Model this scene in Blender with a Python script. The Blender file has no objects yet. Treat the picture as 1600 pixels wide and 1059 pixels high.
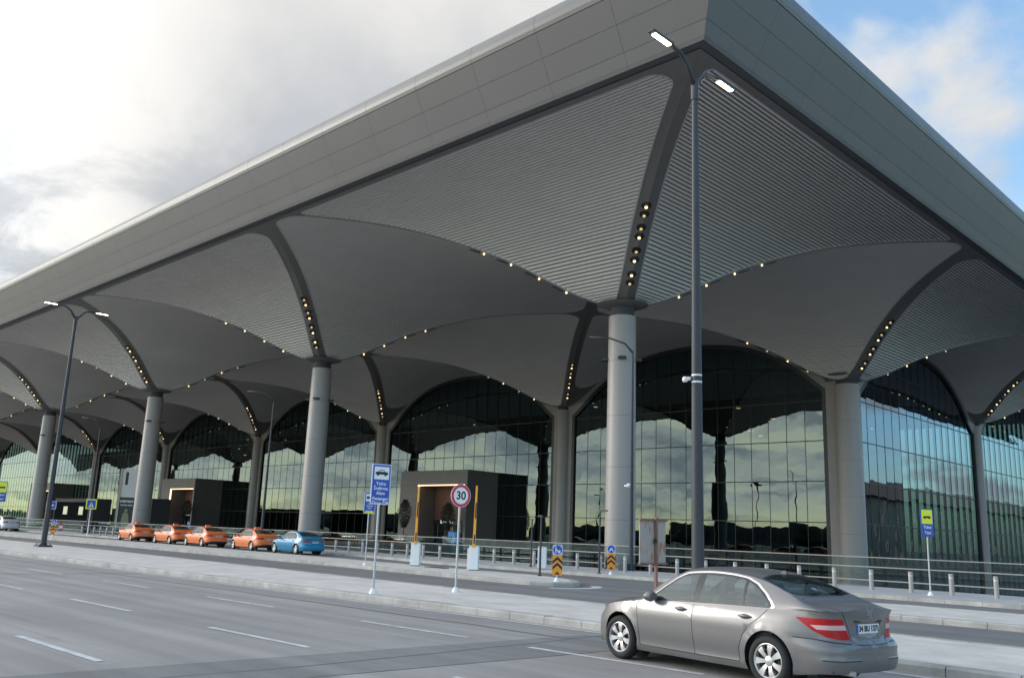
import bpy, bmesh, math, random
from mathutils import Vector, Matrix
from mathutils.geometry import delaunay_2d_cdt
random.seed(7)
SC = bpy.context.scene
COL = SC.collection
R = math.radians

# ------------------------------------------------------------------ camera
def cam_axes():
    Y, P, RO = -.7784, .2131, .038
    f = Vector((math.sin(Y)*math.cos(P), math.cos(Y)*math.cos(P), math.sin(P)))
    r = Vector((math.cos(Y), -math.sin(Y), 0)); u = r.cross(f)
    return r*math.cos(RO)+u*math.sin(RO), u*math.cos(RO)-r*math.sin(RO), f
cr, cu, cf = cam_axes()
cd = bpy.data.cameras.new('camera'); cam = bpy.data.objects.new('camera', cd); COL.objects.link(cam)
M = Matrix((cr, cu, -cf)).transposed().to_4x4(); M.translation = Vector((0, 0, 1.8))
cam.matrix_world = M
cd.sensor_fit = 'HORIZONTAL'; cd.sensor_width = 36; cd.lens = 1402.2/1600*36
cd.clip_start = .1; cd.clip_end = 6000
SC.camera = cam

# ------------------------------------------------------------------ sky, sun, exposure
SC.view_settings.view_transform = 'Standard'; SC.view_settings.look = 'None'
SC.view_settings.exposure = 1.0; SC.view_settings.gamma = 1
SUN_EL, SUN_AZ = R(17), R(236)          # azimuth measured clockwise from +y : sun is low, behind and to the left
w = bpy.data.worlds.new("World"); SC.world = w; w.use_nodes = True
N = w.node_tree.nodes; L = w.node_tree.links; N.clear()
def nd(t, **k):
    n = N.new(t)
    for a, b in k.items(): setattr(n, a, b)
    return n
def mth(op, a, b=None, c=None, clamp=False):
    n = N.new('ShaderNodeMath'); n.operation = op; n.use_clamp = clamp
    for i, v in enumerate((a, b, c)):
        if v is None: continue
        if isinstance(v, (int, float)): n.inputs[i].default_value = v
        else: L.new(v, n.inputs[i])
    return n.outputs[0]
out = nd('ShaderNodeOutputWorld')
sky = nd('ShaderNodeTexSky', sky_type='NISHITA', sun_disc=False, sun_elevation=SUN_EL, sun_rotation=SUN_AZ, altitude=80)
sky.air_density = 1.0; sky.dust_density = 1.6
bg = nd('ShaderNodeBackground'); bg.inputs[1].default_value = .15
skt = nd('ShaderNodeMix', data_type='RGBA', blend_type='MULTIPLY'); skt.inputs[0].default_value = 1; skt.inputs[7].default_value = (.80, 1.08, 1.20, 1)
L.new(sky.outputs[0], skt.inputs[6]); L.new(skt.outputs[2], bg.inputs[0])
tc = nd('ShaderNodeTexCoord'); sp = nd('ShaderNodeSeparateXYZ'); L.new(tc.outputs['Generated'], sp.inputs[0])
zz = mth('ADD', mth('MAXIMUM', sp.outputs[2], 0.0), .22)
cx = mth('DIVIDE', sp.outputs[0], zz); cy = mth('DIVIDE', sp.outputs[1], zz)
cb = nd('ShaderNodeCombineXYZ'); L.new(cx, cb.inputs[0]); L.new(cy, cb.inputs[1])
def noise(scale, detail, rough, off=(0, 0, 0), dist=0.0):
    mp = nd('ShaderNodeMapping'); mp.inputs[1].default_value = off; L.new(cb.outputs[0], mp.inputs[0])
    n = nd('ShaderNodeTexNoise'); n.inputs['Scale'].default_value = scale; n.inputs['Detail'].default_value = detail
    n.inputs['Roughness'].default_value = rough; n.inputs['Distortion'].default_value = dist
    L.new(mp.outputs[0], n.inputs[0]); return n.outputs[0]
def ramp(v, a, b, lo=0., hi=1.):
    n = nd('ShaderNodeMapRange'); n.interpolation_type = 'SMOOTHSTEP'
    L.new(v, n.inputs[0]); n.inputs[1].default_value = a; n.inputs[2].default_value = b
    n.inputs[3].default_value = lo; n.inputs[4].default_value = hi; return n.outputs[0]
n1 = noise(1.35, 7, .55, (3.1, 1.7, 0), .25)
n2 = noise(.9, 6, .55, (7.4, 2.2, 0), .3)
# more open sky towards the right of the terminal
side = ramp(sp.outputs[0], -.50, -.34, -.25, .17)
cover = ramp(mth('SUBTRACT', n1, side), .36, .50)
low = ramp(sp.outputs[2], .0, .055)
cover = mth('MULTIPLY', cover, mth('ADD', mth('MULTIPLY', low, .2), .8))
cover = mth('ADD', mth('MULTIPLY', cover, .90), .10)
shade = ramp(n2, .36, .60)
mixc = nd('ShaderNodeMix', data_type='RGBA'); L.new(shade, mixc.inputs[0])
mixc.inputs[6].default_value = (.66, .685, .73, 1); mixc.inputs[7].default_value = (1.0, .985, .955, 1)
# low sun warms the foot of the clouds on the sun's side
sd = Vector((math.sin(SUN_AZ), math.cos(SUN_AZ), 0))
toward = mth('ADD', mth('MULTIPLY', sp.outputs[0], sd.x), mth('MULTIPLY', sp.outputs[1], sd.y))
warm = mth('MULTIPLY', ramp(toward, .1, .9), ramp(sp.outputs[2], .05, .0))
mixw = nd('ShaderNodeMix', data_type='RGBA'); L.new(warm, mixw.inputs[0]); L.new(mixc.outputs[2], mixw.inputs[6])
mixw.inputs[7].default_value = (1.25, 1.10, .66, 1)
n3 = noise(2.4, 8, .6, (1.3, 9.2, 0), .6)
streak = mth('MULTIPLY', mth('MULTIPLY', ramp(toward, .2, .8), ramp(sp.outputs[2], .42, .10)), ramp(n3, .48, .62))
dull = mth('MULTIPLY', mth('MULTIPLY', ramp(toward, .0, .6), ramp(sp.outputs[2], .5, .15)), ramp(n3, .50, .36))
mixd = nd('ShaderNodeMix', data_type='RGBA'); L.new(mth('MULTIPLY', dull, .75), mixd.inputs[0]); L.new(mixw.outputs[2], mixd.inputs[6]); mixd.inputs[7].default_value = (.30, .36, .42, 1)
mixs = nd('ShaderNodeMix', data_type='RGBA'); L.new(mth('MULTIPLY', streak, .55), mixs.inputs[0]); L.new(mixd.outputs[2], mixs.inputs[6]); mixs.inputs[7].default_value = (1.45, 1.38, 1.0, 1)
# the cloud deck is brighter behind the photographer, where the low sun stands behind it
lum = mth('ADD', .43, mth('MULTIPLY', ramp(mth('MULTIPLY', sp.outputs[1], -1), -.45, .35), 1.0))
bgc = nd('ShaderNodeBackground'); L.new(lum, bgc.inputs[1]); L.new(mixs.outputs[2], bgc.inputs[0])
ms = nd('ShaderNodeMixShader'); L.new(cover, ms.inputs[0]); L.new(bg.outputs[0], ms.inputs[1]); L.new(bgc.outputs[0], ms.inputs[2])
L.new(ms.outputs[0], out.inputs[0])
sl = bpy.data.lights.new('sun', 'SUN'); sl.energy = .8; sl.angle = R(16); sl.color = (1, .95, .89)
so = bpy.data.objects.new('sun', sl); COL.objects.link(so)
sv = Vector((math.sin(SUN_AZ)*math.cos(SUN_EL), math.cos(SUN_AZ)*math.cos(SUN_EL), math.sin(SUN_EL)))
so.rotation_euler = sv.to_track_quat('Z', 'Y').to_euler(); so.location = (0, 0, 60)

# ------------------------------------------------------------------ materials
def mat(name, col, rough=.6, metal=0., noise_amt=0., nscale=2., emit=None, estr=0., bump=0., bscale=30., spec=.5, coat=0., coords='Object', stretch=(1, 1, 1), alpha=1.):
    m = bpy.data.materials.new(name); m.use_nodes = True
    nt = m.node_tree; b = nt.nodes['Principled BSDF']
    b.inputs['Base Color'].default_value = (*col, 1); b.inputs['Roughness'].default_value = rough
    b.inputs['Metallic'].default_value = metal; b.inputs['Specular IOR Level'].default_value = spec
    b.inputs['Coat Weight'].default_value = coat; b.inputs['Coat Roughness'].default_value = .08
    if emit: b.inputs['Emission Color'].default_value = (*emit, 1); b.inputs['Emission Strength'].default_value = estr
    if noise_amt or bump:
        t = nt.nodes.new('ShaderNodeTexCoord'); mp = nt.nodes.new('ShaderNodeMapping'); mp.inputs[3].default_value = stretch
        nt.links.new(t.outputs[coords], mp.inputs[0])
    if noise_amt:
        a = nt.nodes.new('ShaderNodeTexNoise'); a.inputs['Scale'].default_value = nscale; a.inputs['Detail'].default_value = 8; a.inputs['Roughness'].default_value = .65
        nt.links.new(mp.outputs[0], a.inputs[0])
        mr = nt.nodes.new('ShaderNodeMapRange'); mr.inputs[1].default_value = .25; mr.inputs[2].default_value = .75
        mr.inputs[3].default_value = 1-noise_amt; mr.inputs[4].default_value = 1+noise_amt
        nt.links.new(a.outputs[0], mr.inputs[0])
        v = nt.nodes.new('ShaderNodeVectorMath'); v.operation = 'SCALE'; v.inputs[0].default_value = col
        nt.links.new(mr.outputs[0], v.inputs['Scale']); nt.links.new(v.outputs[0], b.inputs['Base Color'])
    if bump:
        a = nt.nodes.new('ShaderNodeTexNoise'); a.inputs['Scale'].default_value = bscale; a.inputs['Detail'].default_value = 5
        nt.links.new(mp.outputs[0], a.inputs[0])
        bp = nt.nodes.new('ShaderNodeBump'); bp.inputs['Strength'].default_value = bump; bp.inputs['Distance'].default_value = .02
        nt.links.new(a.outputs[0], bp.inputs['Height']); nt.links.new(bp.outputs[0], b.inputs['Normal'])
    return m
def asphalt(name, base):
    m = bpy.data.materials.new(name); m.use_nodes = True; nt = m.node_tree; b = nt.nodes['Principled BSDF']
    b.inputs['Roughness'].default_value = .85; b.inputs['Specular IOR Level'].default_value = .35
    t = nt.nodes.new('ShaderNodeTexCoord')
    def nz(sc, st=(1, 1, 1), det=8, ro=.6):
        mp = nt.nodes.new('ShaderNodeMapping'); mp.inputs[3].default_value = st; nt.links.new(t.outputs['Object'], mp.inputs[0])
        a = nt.nodes.new('ShaderNodeTexNoise'); a.inputs['Scale'].default_value = sc; a.inputs['Detail'].default_value = det; a.inputs['Roughness'].default_value = ro
        nt.links.new(mp.outputs[0], a.inputs[0]); return a.outputs[0]
    def mr(v, a, b_, lo, hi):
        n = nt.nodes.new('ShaderNodeMapRange'); nt.links.new(v, n.inputs[0])
        for i, q in enumerate((a, b_, lo, hi)): n.inputs[i+1].default_value = q
        return n.outputs[0]
    def mul(a, b_):
        n = nt.nodes.new('ShaderNodeMath'); n.operation = 'MULTIPLY'; nt.links.new(a, n.inputs[0]); nt.links.new(b_, n.inputs[1]); return n.outputs[0]
    big = mr(nz(.22), .3, .7, .86, 1.12); track = mr(nz(1.3, (.03, 1, 1), 4), .35, .65, .83, 1.10); fine = mr(nz(60, det=3), .2, .8, .82, 1.18)
    # worn patches and tyre-dark blotches
    sp_ = mr(nz(.9, (.5, 1.4, 1)), .60, .74, 1.0, .82)
    k = mul(mul(big, track), mul(fine, sp_))
    v = nt.nodes.new('ShaderNodeVectorMath'); v.operation = 'SCALE'; v.inputs[0].default_value = base
    nt.links.new(k, v.inputs['Scale']); nt.links.new(v.outputs[0], b.inputs['Base Color'])
    bp = nt.nodes.new('ShaderNodeBump'); bp.inputs['Strength'].default_value = .35; bp.inputs['Distance'].default_value = .01
    nt.links.new(nz(90, det=3), bp.inputs['Height']); nt.links.new(bp.outputs[0], b.inputs['Normal'])
    return m
def paving(name, col, bx, by, joint=.78):
    m = bpy.data.materials.new(name); m.use_nodes = True; nt = m.node_tree; b = nt.nodes['Principled BSDF']
    b.inputs['Roughness'].default_value = .85
    t = nt.nodes.new('ShaderNodeTexCoord'); br = nt.nodes.new('ShaderNodeTexBrick'); nt.links.new(t.outputs['Object'], br.inputs[0])
    br.inputs['Scale'].default_value = 1; br.inputs['Brick Width'].default_value = bx; br.inputs['Row Height'].default_value = by
    br.inputs['Mortar Size'].default_value = .006; br.inputs['Mortar Smooth'].default_value = .3
    c = Vector(col); br.inputs['Color1'].default_value = (*(c*1.06), 1); br.inputs['Color2'].default_value = (*(c*.94), 1); br.inputs['Mortar'].default_value = (*(c*joint), 1)
    a = nt.nodes.new('ShaderNodeTexNoise'); a.inputs['Scale'].default_value = .8; a.inputs['Detail'].default_value = 9; a.inputs['Roughness'].default_value = .7
    nt.links.new(t.outputs['Object'], a.inputs[0])
    mr = nt.nodes.new('ShaderNodeMapRange'); mr.inputs[1].default_value = .3; mr.inputs[2].default_value = .7; mr.inputs[3].default_value = .80; mr.inputs[4].default_value = 1.12
    nt.links.new(a.outputs[0], mr.inputs[0])
    v = nt.nodes.new('ShaderNodeVectorMath'); v.operation = 'SCALE'; nt.links.new(br.outputs[0], v.inputs[0]); nt.links.new(mr.outputs[0], v.inputs['Scale'])
    nt.links.new(v.outputs[0], b.inputs['Base Color'])
    return m
def glassmat(name, trans, tint, refl, wav=0.0, graze=.55):
    m = bpy.data.materials.new(name); m.use_nodes = True; nt = m.node_tree; nt.nodes.clear()
    o = nt.nodes.new('ShaderNodeOutputMaterial'); mx = nt.nodes.new('ShaderNodeMixShader')
    tr = nt.nodes.new('ShaderNodeBsdfTransparent'); tr.inputs[0].default_value = (*trans, 1)
    gl = nt.nodes.new('ShaderNodeBsdfGlossy'); gl.inputs[0].default_value = (*tint, 1); gl.inputs['Roughness'].default_value = 0.0
    lw = nt.nodes.new('ShaderNodeLayerWeight'); lw.inputs[0].default_value = .35
    mr = nt.nodes.new('ShaderNodeMapRange'); mr.inputs[3].default_value = refl; mr.inputs[4].default_value = min(1, refl+graze)
    nt.links.new(lw.outputs['Fresnel'], mr.inputs[0]); nt.links.new(mr.outputs[0], mx.inputs[0])
    nt.links.new(tr.outputs[0], mx.inputs[1]); nt.links.new(gl.outputs[0], mx.inputs[2]); nt.links.new(mx.outputs[0], o.inputs[0])
    if wav:
        t = nt.nodes.new('ShaderNodeTexCoord'); a = nt.nodes.new('ShaderNodeTexNoise'); a.inputs['Scale'].default_value = .55; a.inputs['Detail'].default_value = 1
        nt.links.new(t.outputs['Object'], a.inputs[0]); bp = nt.nodes.new('ShaderNodeBump'); bp.inputs['Strength'].default_value = 1; bp.inputs['Distance'].default_value = wav
        nt.links.new(a.outputs[0], bp.inputs['Height']); nt.links.new(bp.outputs[0], gl.inputs['Normal'])
    return m
m_slat = mat('slat_paint', (.78, .75, .705), .5, noise_amt=.05, nscale=.3)
m_back = mat('ceiling_void', (.02, .02, .02), .9)
m_rib = mat('rib_cladding', (.20, .193, .183), .55, noise_amt=.06, nscale=.4)
m_band = mat('edge_band', (.11, .112, .115), .5, noise_amt=.05, nscale=.3)
m_trim = mat('panel_trim', (.50, .49, .48), .45)
m_fascia = mat('fascia_metal', (.148, .143, .138), .45, metal=.2, noise_amt=.05, nscale=.15)
m_joint = mat('joint_dark', (.06, .06, .065), .8)
m_column = mat('column_cladding', (.36, .327, .306), .45, noise_amt=.05, nscale=.5, stretch=(1, 1, .15))
m_clad = mat('facade_cladding', (.31, .285, .268), .5, noise_amt=.06, nscale=.4)
m_cjoint = mat('column_joint', (.17, .155, .148), .6)
m_frame = mat('window_frame_dark', (.03, .033, .036), .45)
m_mull = mat('mullion', (.025, .032, .033), .5)
m_glass = glassmat('facade_glass', (.10, .17, .16), (.54, .68, .66), .115, .004)
m_glass_side = glassmat('facade_glass_side', (.10, .17, .16), (.60, .70, .84), .20, .004)
m_concrete = mat('concrete', (.33, .32, .31), .85, noise_amt=.15, nscale=1.2, bump=.2)
m_kerb = mat('kerb_stone', (.40, .38, .345), .9, noise_amt=.42, nscale=.9, bump=.4, bscale=15)
m_asph = asphalt('asphalt', (.31, .29, .268)); m_asph2 = asphalt('asphalt_dark', (.185, .178, .172))
m_pave = paving('island_paving', (.58, .54, .485), .9, .45, .82)
m_walk = paving('walkway_paving', (.44, .43, .42), .6, .6, .85)
m_paint = mat('road_paint', (.52, .52, .51), .8, noise_amt=.35, nscale=3.5)
m_steel = mat('brushed_steel', (.55, .54, .52), .35, metal=.7)
m_rail = mat('rail_paint', (.30, .285, .265), .45, metal=.2)
m_boll = mat('bollard_paint', (.36, .335, .31), .5, noise_amt=.08)
m_pole = mat('pole_paint', (.038, .04, .046), .55, noise_amt=.1, nscale=3)
m_galv = mat('galvanised', (.50, .50, .50), .4, metal=.5, noise_amt=.08, nscale=8)
m_white = mat('white_paint', (.80, .80, .79), .45)
m_blue = mat('sign_blue', (.03, .085, .42), .4)
m_lblue = mat('sign_light_blue', (.55, .60, .80), .4)
m_black = mat('black_paint', (.02, .02, .022), .4)
m_red = mat('sign_red', (.62, .045, .05), .4)
m_orange = mat('sign_orange', (.90, .32, .02), .4)
m_yel = mat('sign_yellow', (.80, .86, .03), .4)
m_amber = mat('barrier_amber', (.88, .38, .03), .45)
m_rust = mat('rusted_steel', (.23, .12, .09), .8, noise_amt=.35, nscale=6)
m_glassrail = glassmat('balustrade_glass', (.80, .86, .84), (.8, .9, .88), .03, graze=.22)
m_lampglow = mat('lamp_glow', (1, .95, .8), .4, emit=(1, .82, .50), estr=9)
m_spot = mat('spot_glow', (1, .9, .6), .4, emit=(1, .70, .34), estr=1.3)
m_spotdim = mat('spot_reflector', (.55, .42, .22), .3, metal=.6, emit=(1, .7, .35), estr=.35)
m_strip = mat('portal_light_strip', (1, .85, .6), .4, emit=(1, .62, .34), estr=1.3)
m_portal = mat('portal_cladding', (.155, .14, .13), .5, noise_amt=.10, nscale=.6)
m_brown = mat('portal_inner_panel', (.16, .085, .065), .6, noise_amt=.1)
m_leaf = mat('leaf', (.022, .036, .018), .7, noise_amt=.4, nscale=3)
m_bark = mat('bark', (.14, .11, .09), .9)
m_planter = mat('planter', (.33, .33, .33), .7)
m_screen = mat('poster_panel', (.025, .025, .03), .25)

# ------------------------------------------------------------------ mesh helpers
class MB:
    def __init__(s): s.v = []; s.f = []; s.m = []
    def add(s, vs, fs, mi=0):
        o = len(s.v); s.v += [tuple(p) for p in vs]; s.f += [tuple(i+o for i in f) for f in fs]; s.m += [mi]*len(fs)
    def quad(s, a, b, c, d, mi=0): s.add([a, b, c, d], [(0, 1, 2, 3)], mi)
    def poly(s, pts, mi=0): s.add(pts, [tuple(range(len(pts)))], mi)
    def box(s, x0, x1, y0, y1, z0, z1, mi=0):
        s.add([(x0, y0, z0), (x1, y0, z0), (x1, y1, z0), (x0, y1, z0), (x0, y0, z1), (x1, y0, z1), (x1, y1, z1), (x0, y1, z1)],
              [(0, 3, 2, 1), (4, 5, 6, 7), (0, 1, 5, 4), (1, 2, 6, 5), (2, 3, 7, 6), (3, 0, 4, 7)], mi)
    def hexa(s, b, t, mi=0):
        s.add(list(b)+list(t), [(0, 3, 2, 1), (4, 5, 6, 7), (0, 1, 5, 4), (1, 2, 6, 5), (2, 3, 7, 6), (3, 0, 4, 7)], mi)
    def tube(s, pts, rad, n=10, mi=0, cap=True):
        pts = [Vector(p) for p in pts]
        if not isinstance(rad, (list, tuple)): rad = [rad]*len(pts)
        rings = []
        for i, p in enumerate(pts):
            d = (pts[min(i+1, len(pts)-1)]-pts[max(i-1, 0)]).normalized()
            a = d.orthogonal().normalized() if abs(d.z) < .99 else Vector((1, 0, 0))
            if abs(d.z) < .99: a = Vector((0, 0, 1)).cross(d).normalized()
            b = d.cross(a).normalized()
            rings.append([p+(a*math.cos(2*math.pi*k/n)+b*math.sin(2*math.pi*k/n))*rad[i] for k in range(n)])
        vs = [q for r in rings for q in r]; fs = []
        for i in range(len(pts)-1):
            for k in range(n): fs.append((i*n+k, i*n+(k+1) % n, (i+1)*n+(k+1) % n, (i+1)*n+k))
        if cap: fs += [tuple(range(n))[::-1], tuple((len(pts)-1)*n+k for k in range(n))]
        s.add(vs, fs, mi)
    def lathe(s, prof, c=(0, 0, 0), n=24, axis='z', mi=0):
        vs = []; fs = []; c = Vector(c)
        for r_, h in prof:
            for k in range(n):
                a = 2*math.pi*k/n; p = (r_*math.cos(a), r_*math.sin(a), h)
                if axis == 'y': p = (p[0], p[2], p[1])
                if axis == 'x': p = (p[2], p[0], p[1])
                vs.append(c+Vector(p))
        for i in range(len(prof)-1):
            for k in range(n): fs.append((i*n+k, i*n+(k+1) % n, (i+1)*n+(k+1) % n, (i+1)*n+k))
        s.add(vs, fs, mi)
    def build(s, name, mats, parent=None, smooth=False, off=None, bevel=0, auto=None):
        me = bpy.data.meshes.new(name)
        if off is None and parent is not None and 'worldpart' in parent:
            off = Vector(tuple(parent['worldpart']))
        vs = [Vector(p)-off for p in s.v] if off is not None else s.v
        me.from_pydata(vs, [], s.f)
        if not isinstance(mats, (list, tuple)): mats = [mats]
        for m in mats: me.materials.append(m)
        for p, mi in zip(me.polygons, s.m): p.material_index = mi
        if smooth:
            for p in me.polygons: p.use_smooth = True
            if auto: me.set_sharp_from_angle(angle=R(auto))
        me.validate(); me.update()
        o = bpy.data.objects.new(name, me); COL.objects.link(o)
        if parent is not None:
            o.parent = parent
            if parent.type == 'MESH' and off is not None: o['_w'] = 1
        if bevel:
            b = o.modifiers.new('bevel', 'BEVEL'); b.width = bevel; b.segments = 2; b.limit_method = 'ANGLE'
        return o
def tag(o, label=None, cat=None, group=None, kind=None):
    if label: o['label'] = label
    if cat: o['category'] = cat
    if group: o['group'] = group
    if kind: o['kind'] = kind
    return o
def thing(name, label, cat, loc=(0, 0, 0), rz=0, group=None):
    o = bpy.data.objects.new(name, None); COL.objects.link(o); o.location = loc; o.rotation_euler = (0, 0, rz)
    o.empty_display_size = .3
    return tag(o, label, cat, group)
def copy_tree(o, parent=None):
    c = o.copy(); COL.objects.link(c)
    if parent is not None: c.parent = parent
    for ch in list(o.children): copy_tree(ch, c)
    return c
def text(s, size, m, parent, loc, rot, name='lettering', extr=.002, align='CENTER', bold=0.0, sx=1.0, spacing=1.0):
    cu_ = bpy.data.curves.new(name, 'FONT'); cu_.body = s; cu_.size = size; cu_.align_x = align; cu_.align_y = 'CENTER'; cu_.extrude = extr; cu_.offset = bold; cu_.space_character = spacing
    t = bpy.data.objects.new(name, cu_); COL.objects.link(t)
    bpy.context.view_layer.update()
    me = bpy.data.meshes.new_from_object(t.evaluated_get(bpy.context.evaluated_depsgraph_get()))
    bpy.data.objects.remove(t); bpy.data.curves.remove(cu_)
    me.materials.clear(); me.materials.append(m)
    o = bpy.data.objects.new(name, me); COL.objects.link(o); o.parent = parent; o.location = loc; o.rotation_euler = rot; o.scale = (sx, 1, 1)
    return o

# ------------------------------------------------------------------ ground
def sheet(name, x0, x1, y0, y1, z, m, label=None):
    b = MB(); b.quad((x0, y0, z), (x1, y0, z), (x1, y1, z), (x0, y1, z)); return tag(b.build(name, m), kind='structure')
sheet('ground', -3000, 3000, -3000, 3000, -8.0, mat('lower_ground', (.10, .10, .10), .9, noise_amt=.2, nscale=.05))
b = MB(); b.box(-900, 900, -160, 39.5, -1.4, 0.0); tag(b.build('road', m_asph), kind='structure')
sheet('lane_asphalt', -400, 60, 18.8, 35.0, .004, m_asph2)
# lower land behind the photographer
b = MB(); b.quad((-2500, -2500, -2), (2500, -2500, -2), (2500, -158, -.5), (-2500, -158, -.5)); tag(b.build('field', mat('field', (.07, .08, .04), .95, noise_amt=.3, nscale=.02)), kind='structure')

def island(name, outline, h=.15, kw=.30, pave=m_pave):
    """raised island: kerb ring as its own mesh, paving a little lower inside"""
    n = len(outline); pts = [Vector((*p, 0)) for p in outline]
    inner = []
    for i in range(n):
        a, p, c = pts[i-1], pts[i], pts[(i+1) % n]
        d1 = (p-a).normalized(); d2 = (c-p).normalized(); n1_ = Vector((-d1.y, d1.x, 0)); n2_ = Vector((-d2.y, d2.x, 0))
        m_ = (n1_+n2_); m_ = m_/max(.3, m_.length_squared)*2; inner.append(p+m_*kw*.5*1.0*1.0 if False else p+m_*kw)
    K = MB(); rr = .03
    for i in range(n):
        j = (i+1) % n; a, c, ai, ci = pts[i], pts[j], inner[i], inner[j]
        L_ = (c-a).length; k = max(1, int(L_/1.0))
        for q in range(k):
            t0, t1 = q/k, (q+1)/k; g = .006/L_ if k > 1 else 0
            p0 = a.lerp(c, t0+g); p1 = a.lerp(c, t1-g); q0 = ai.lerp(ci, t0+g); q1 = ai.lerp(ci, t1-g)
            dz = random.uniform(-.004, .004)
            z = h+dz
            e0 = p0.lerp(q0, .1); e1 = p1.lerp(q1, .1)
            K.quad(p0, p1, p1+Vector((0, 0, z-rr)), p0+Vector((0, 0, z-rr)))
            K.quad(p0+Vector((0, 0, z-rr)), p1+Vector((0, 0, z-rr)), e1+Vector((0, 0, z)), e0+Vector((0, 0, z)))
            K.quad(e0+Vector((0, 0, z)), e1+Vector((0, 0, z)), q1+Vector((0, 0, z)), q0+Vector((0, 0, z)))
            K.quad(q0+Vector((0, 0, z)), q1+Vector((0, 0, z)), q1+Vector((0, 0, 0)), q0+Vector((0, 0, 0)))
    tag(K.build('kerb', m_kerb), kind='structure')
    P = MB(); P.poly([(p.x, p.y, h-.008) for p in inner]); tag(P.build(name, pave), kind='structure')
def arc(cx_, cy_, r_, a0, a1, n):
    return [(cx_+r_*math.cos(R(a0+(a1-a0)*i/n)), cy_+r_*math.sin(R(a0+(a1-a0)*i/n))) for i in range(n+1)]
island('pavement', [(-300, 13.9), (-46, 14.3), (-11, 14.45), (-3, 14.2), (40, 13.6), (40, 18.4), (-5, 18.65), (-24, 19.1), (-50, 20.3), (-300, 22.5)])
island('pavement', [(-300, 26.6), (-60, 25.6), (-36, 25.3), (-24.5, 24.5), (-22.9, 24.6), (-22.1, 25.0), (-21.8, 25.7), (-22.1, 26.5), (-23.2, 27.5), (-26, 28.6), (-40, 29.4), (-60, 30.2), (-300, 32.6)])
island('pavement', [(-12.6, 24.3), (-11.4, 23.9), (40, 24.3), (40, 28.8), (-11, 28.6), (-12.8, 28.0), (-13.6, 26.6), (-13.4, 25.2)])
# walkway along the balustrade, on the viaduct edge
wk = [(-300, 35.4), (-47, 35.2), (-38, 33.4), (-14, 33.3), (60, 33.3)]
b = MB(); b.poly([(x, y, .142) for x, y in wk]+[(60, 39.5, .142), (-300, 39.5, .142)]); tag(b.build('walkway', m_walk), kind='structure')
K = MB()
for (x0, y0), (x1, y1) in zip(wk[:-1], wk[1:]):
    a = Vector((x0, y0, 0)); c = Vector((x1, y1, 0)); L_ = (c-a).length; k = max(1, int(L_/1.2)); up = Vector((0, 0, .15)); inn = Vector((0, .28, 0))
    for q in range(k):
        g = .006/L_; p0 = a.lerp(c, q/k+g); p1 = a.lerp(c, (q+1)/k-g)
        K.hexa([p0-Vector((0, .01, 0)), p1-Vector((0, .01, 0)), p1+inn, p0+inn], [p0+up, p1+up, p1+inn+up, p0+inn+up])
tag(K.build('kerb', m_kerb), kind='structure')
b = MB(); b.box(-300, 60, 39.25, 39.51, -1.5, .16); tag(b.build('deck_edge', m_concrete), kind='structure')
# lane markings
lm = MB()
def dash(x0, x1, y, wd=.12, z=.006): lm.quad((x0, y-wd/2, z), (x1, y-wd/2, z), (x1, y+wd/2, z), (x0, y+wd/2, z))
for y, ph in ((5.07, -12.2), (8.15, -12.1), (11.27, -11.9)):
    for k in range(-3, 30):
        x1 = ph-6.35*k
        if y > 11 and k == -1: dash(x1-4.9, x1-1.6, y)
        else: dash(x1-3.1, x1, y)
tag(lm.build('lane_markings', m_paint), kind='structure')
lm = MB()
for x0, x1, ya, yb in ((-220, -46, 14.05, 14.15), (-46, -11, 14.15, 14.3), (-11, -3, 14.3, 14.05), (-3, 40, 14.05, 13.45)):
    lm.quad((x0, ya-.22, .007), (x1, yb-.22, .007), (x1, yb-.10, .007), (x0, ya-.10, .007))
for p, q in zip(arc(-22.6, 25.4, 1.9, -50, 62, 12)[:-1], arc(-22.6, 25.4, 1.9, -50, 62, 12)[1:]):
    c_ = Vector((-22.6, 25.4)); P_ = Vector(p); Q_ = Vector(q); i0 = c_+(P_-c_)*.80; i1 = c_+(Q_-c_)*.80
    lm.quad((P_.x, P_.y, .009), (Q_.x, Q_.y, .009), (i1.x, i1.y, .009), (i0.x, i0.y, .009))
tag(lm.build('edge_line', m_paint), kind='structure')

m_seal = mat('crack_seal', (.10, .10, .10), .7, noise_amt=.3, nscale=2)
def seal(pts, wd, z=.0055):
    q = MB()
    for (xa, ya), (xb, yb) in zip(pts[:-1], pts[1:]):
        d = Vector((xb-xa, yb-ya)).normalized(); n_ = Vector((-d.y, d.x))*wd/2
        q.quad((xa-n_.x, ya-n_.y, z), (xb-n_.x, yb-n_.y, z), (xb+n_.x, yb+n_.y, z), (xa+n_.x, ya+n_.y, z))
    return q
qs = []
for x0 in (-10.5, -31.0, -57.0):
    y = -2.0; x = x0; pts = [(x, y)]
    while y < 14.1: y += random.uniform(.5, 1.2); x += random.uniform(-.12, .12); pts.append((x, min(y, 14.1)))
    qs.append(seal(pts, .06))
x = -60; pts = [(x, 12.9)]
while x < 5: x += random.uniform(.8, 2); pts.append((x, 12.9+random.uniform(-.08, .08)))
qs.append(seal(pts, .045, .0052))
q = MB()
for k in qs: o_ = len(q.v); q.v += k.v; q.f += [tuple(i+o_ for i in f) for f in k.f]; q.m += k.m
tag(q.build('road_crack_seals', m_seal), kind='structure')
# patched strip of newer asphalt across the lanes
b = MB(); b.poly([(-11.6, 3.0, .0048), (-9.9, 3.0, .0048), (-9.4, 13.6, .0048), (-11.2, 13.6, .0048)]); tag(b.build('road_patch', asphalt('asphalt_patch', (.215, .208, .20))), kind='structure')

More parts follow.
